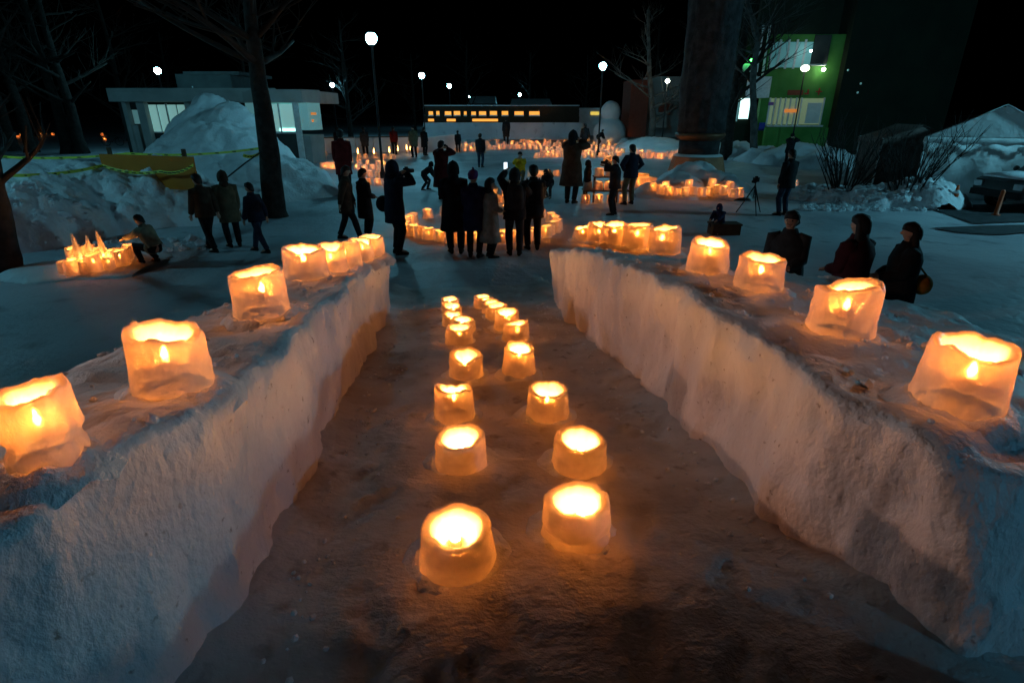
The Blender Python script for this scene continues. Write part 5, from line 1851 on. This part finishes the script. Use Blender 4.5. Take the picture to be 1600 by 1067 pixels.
P_('B', 238, 411, 338, 85, 'crouch', 'crouching person in pale olive jacket beside the glowing spires', cloth('drab', (0.20, 0.19, 0.13)), BLK, hat='hair')
P_('C', 333, 392, 275, 60, 'walk', 'walker in dark brown jacket left of the leaning tree', BROWN, BLK, hat='hair')
P_('D', 368, 386, 270, 40, 'stand', 'walker in drab coat between two others by the leaning tree', OLIVE, BLK, clen=0.2, hat='hood', hatcol=BROWN)
P_('E', 410, 394, 288, 75, 'walk', 'walker in navy jacket in front of the leaning trunk', NAVY, JEAN, hat='hair')
P_('F', 541, 300, 205, 15, 'stand', 'tall person in dark red coat left of the lamp post', REDC, BLK, clen=0.3, hat='hair')
P_('G', 531, 244, 200, 0, 'stand', 'far dark person at the left end of the snow counter', BLK, BLK, clen=0.2, hat='hair')
P_('H', 572, 244, 200, 20, 'stand', 'far person in dark coat before the snow counter', DKGREY, BLK, clen=0.2, hat='hair')
P_('I', 617, 242, 199, -10, 'stand', 'far person in red jacket before the snow counter', REDC, BLK, hat='hair')
P_('J', 648, 246, 197, 30, 'stand', 'far person in olive coat right of the candles', OLIVE, BLK, clen=0.2, hat='beanie', hatcol=BLK)
P_('K', 664, 243, 200, -30, 'stand', 'far dark person beside the white snow block', BLK, BLK, clen=0.3, hat='hair')
P_('L', 478, 236, 208, 60, 'crouch', 'far stooping person in red coat near the pavilion bay', REDC, BLK, hat='hair', hfix=1.7)
P_('M', 716, 238, 205, 0, 'stand', 'far dark person left above the ring, by the lantern band', BLK, BLK, clen=0.2, hat='hair')
bake_people()

# things people carry
def backpack(key, label, mat, w=0.17, d=0.10, hgt=0.24):
    I = INFO[key]
    r = I['root']
    M = Matrix.LocRotScale(r.location, r.rotation_euler, r.scale)
    c = M @ (I['chest'] - I['fwd'] * 0.21 - I['sd'] * 0.04)
    root = empty('backpack', c, r.rotation_euler.z)
    tag(root, label, 'backpack', 'bags people carry')
    s = I['s']
    lean = math.atan2(I['sd'].y, I['sd'].z)
    rs_ = []
    for z, k in ((-1, 0.8), (-0.9, 0.97), (-0.3, 1.0), (0.3, 0.98), (0.8, 0.9), (1.0, 0.6)):
        rs_.append([(w * s * k * math.copysign(abs(math.cos(a)) ** 0.55, math.cos(a)), d * s * k * math.copysign(abs(math.sin(a)) ** 0.55, math.sin(a)), hgt * s * z) for a in [2 * PI * i / 16 for i in range(16)]])
    o = MB().rings(rs_, True).build('pack', mat, root, True)
    o.rotation_euler = (-lean, 0, 0)
    for sx in (-1, 1):
        MB().tube([(sx * 0.11 * s, d * s * 0.8, hgt * s * 0.75), (sx * 0.13 * s, 0.24 * s, hgt * s * 1.05), (sx * 0.14 * s, 0.36 * s, hgt * s * 0.5)], 0.02 * s, 6).build('strap', mat, root, True)
backpack('i', 'patterned grey backpack on the man holding a phone', DKGREY)
backpack('j', 'black backpack on the rightmost man at the ring', BLK)
backpack('l', 'dark backpack on the stooping person behind the ring', BROWN)

def held_camera(key, label):
    I = INFO[key]
    r = I['root']
    M = Matrix.LocRotScale(r.location, r.rotation_euler, r.scale)
    wl_, wr_ = I['arms'][0][2], I['arms'][1][2]
    c = M @ ((wl_ + wr_) / 2 + Vector((0, 0.05, 0.04)))
    root = empty('hand_camera', c, r.rotation_euler.z)
    tag(root, label, 'camera', 'cameras in hands')
    MB().box((-0.075, -0.035, -0.05), (0.075, 0.035, 0.055)).build('camera_body', M_TYRE, root)
    l = MB().lathe([(0.04, 0.0), (0.042, 0.06), (0.038, 0.13)], 12).build('lens', M_TYRE, root, True)
    l.rotation_euler = (R(-90), 0, 0); l.location = (0, 0.03, 0)
    MB().box((-0.03, -0.025, 0.055), (0.03, 0.025, 0.085)).build('viewfinder', M_TYRE, root)
held_camera('c', 'camera raised by the photographer in the navy hood')
held_camera('e', 'camera raised by the tall photographer in maroon')
held_camera('o', 'camera raised by the bulky photographer')
held_camera('r', 'camera held before the tiered stand')
held_camera('w', 'camera raised before the lit snow bank')
I = INFO['i']
r = I['root']; M = Matrix.LocRotScale(r.location, r.rotation_euler, r.scale)
c = M @ (I['arms'][0][2] + Vector((0.0, 0.08, 0.10)))
ph = empty('phone', c); tag(ph, 'bright phone screen held up above the crowd', 'phone')
MB().box((-0.04, 0.0, -0.075), (0.04, 0.010, 0.075)).build('case', M_TYRE, ph)
MB().box((-0.036, -0.004, -0.068), (0.036, 0.0, 0.068)).build('screen', M_SCREEN, ph)
# shoulder bag of the navy photographer, yellow bag of the rightmost woman
def bag(key, off, size, mat, label):
    I = INFO[key]; r = I['root']
    M = Matrix.LocRotScale(r.location, r.rotation_euler, r.scale)
    c = M @ (I['pel'] + Vector(off))
    root = empty('shoulder_bag', c, r.rotation_euler.z)
    tag(root, label, 'bag', 'bags people carry')
    MB().ball((0, 0, 0), 1, 14, 10, size[0], size[1], size[2]).build('pouch', mat, root, True)
    o = Vector(off)
    sh = (I['neckb'] - I['pel']) - o
    k_ = -1 if key == 'A' else 1
    MB().tube([(0, 0.03 * k_, size[2] * 0.8), (sh.x * 0.5, sh.y * 0.5 + (0.16 if k_ > 0 else -0.03), sh.z * 0.5), (sh.x, sh.y * 0.9 + (0.09 if k_ > 0 else 0.0), sh.z)], 0.012, 6).build('strap', mat, root, True)
bag('c', (-0.30, -0.08, 0.02), (0.13, 0.16, 0.17), BLK, 'black round shoulder bag on the photographer in the navy hood')
bag('A', (-0.02, -0.25, 0.05), (0.14, 0.10, 0.12), OCHRE, 'yellow bag at the hip of the rightmost woman')

# ------------------------------------------------------------------ frost glints and crumbs
def scatter(o, n, test):
    rnd = random.Random(11)
    polys = [p for p in o.data.polygons if test(p.center, p.normal)]
    return [(rnd.choice(polys), rnd) for _ in range(n)] if polys else []

def glints():
    m, nt, b = new_mat('frost_glint')
    b.inputs['Base Color'].default_value = (0.9, 0.93, 0.95, 1)
    b.inputs['Metallic'].default_value = 1.0
    b.inputs['Roughness'].default_value = 0.22
    mb = MB()
    for w in (WALL_L, WALL_R):
        for p, rnd in scatter(w, 900, lambda c, n: c.z > 0.5 and c.y < 4.5):
            c = p.center + p.normal * 0.003 + Vector((rnd.uniform(-.02, .02), rnd.uniform(-.02, .02), rnd.uniform(-.02, .02)))
            r = rnd.uniform(0.0012, 0.0026)
            a = Vector((rnd.uniform(-1, 1), rnd.uniform(-1, 1), rnd.uniform(-1, 1))).normalized()
            d = a.orthogonal().normalized(); e = a.cross(d)
            mb.add([c + d * r, c + e * r, c - d * r, c - e * r, c + a * r * 0.6], [(0, 1, 4), (1, 2, 4), (2, 3, 4), (3, 0, 4), (3, 2, 1, 0)])
    o = mb.build('frost_glints', m)
    tag(o, 'frost crystals glinting on the near snow walls', 'frost', kind='stuff')
glints()

def crumbs():
    ico = bmesh.new()
    bmesh.ops.create_icosphere(ico, subdivisions=1, radius=1.0)
    iv = [v.co.copy() for v in ico.verts]; ifc = [tuple(v.index for v in f.verts) for f in ico.faces]
    ico.free()
    mb = MB(); rnd = random.Random(5)
    def one(x, y, r):
        z = drop(x, y)
        mb.add([(x + v.x * r * rnd.uniform(.7, 1.2), y + v.y * r * rnd.uniform(.7, 1.2), z + r * 0.3 + v.z * r * rnd.uniform(.5, .9)) for v in iv], ifc)
    for _ in range(330):
        u = rnd.uniform(1.3, 7.6); sd = rnd.choice((-1, 1))
        w = sd * (1.0 - abs(rnd.gauss(0, 0.13)))
        q = sl(u, w); one(q.x, q.y, rnd.uniform(0.004, 0.016))
    for _ in range(420):
        u = rnd.uniform(1.4, 7.0); w = rnd.choice((-1, 1)) * rnd.uniform(1.2, 2.6)
        q = sl(u, w); one(q.x, q.y, abs(rnd.gauss(0, 0.012)) + 0.005)
    for _ in range(260):
        px, py = rnd.uniform(1250, 1480), rnd.uniform(318, 330)
        q = at_z(px, py, 0); one(q.x, q.y, abs(rnd.gauss(0, 0.05)) + 0.02)
    for _ in range(260):
        px, py = rnd.uniform(10, 330), rnd.uniform(372, 392)
        q = at_z(px, py, 0); one(q.x, q.y, abs(rnd.gauss(0, 0.04)) + 0.015)
    o = mb.build('snow_crumbs', M_SNOW)
    tag(o, 'loose snow crumbs along the slide walls and banks', 'snow crumbs', kind='stuff')
crumbs()
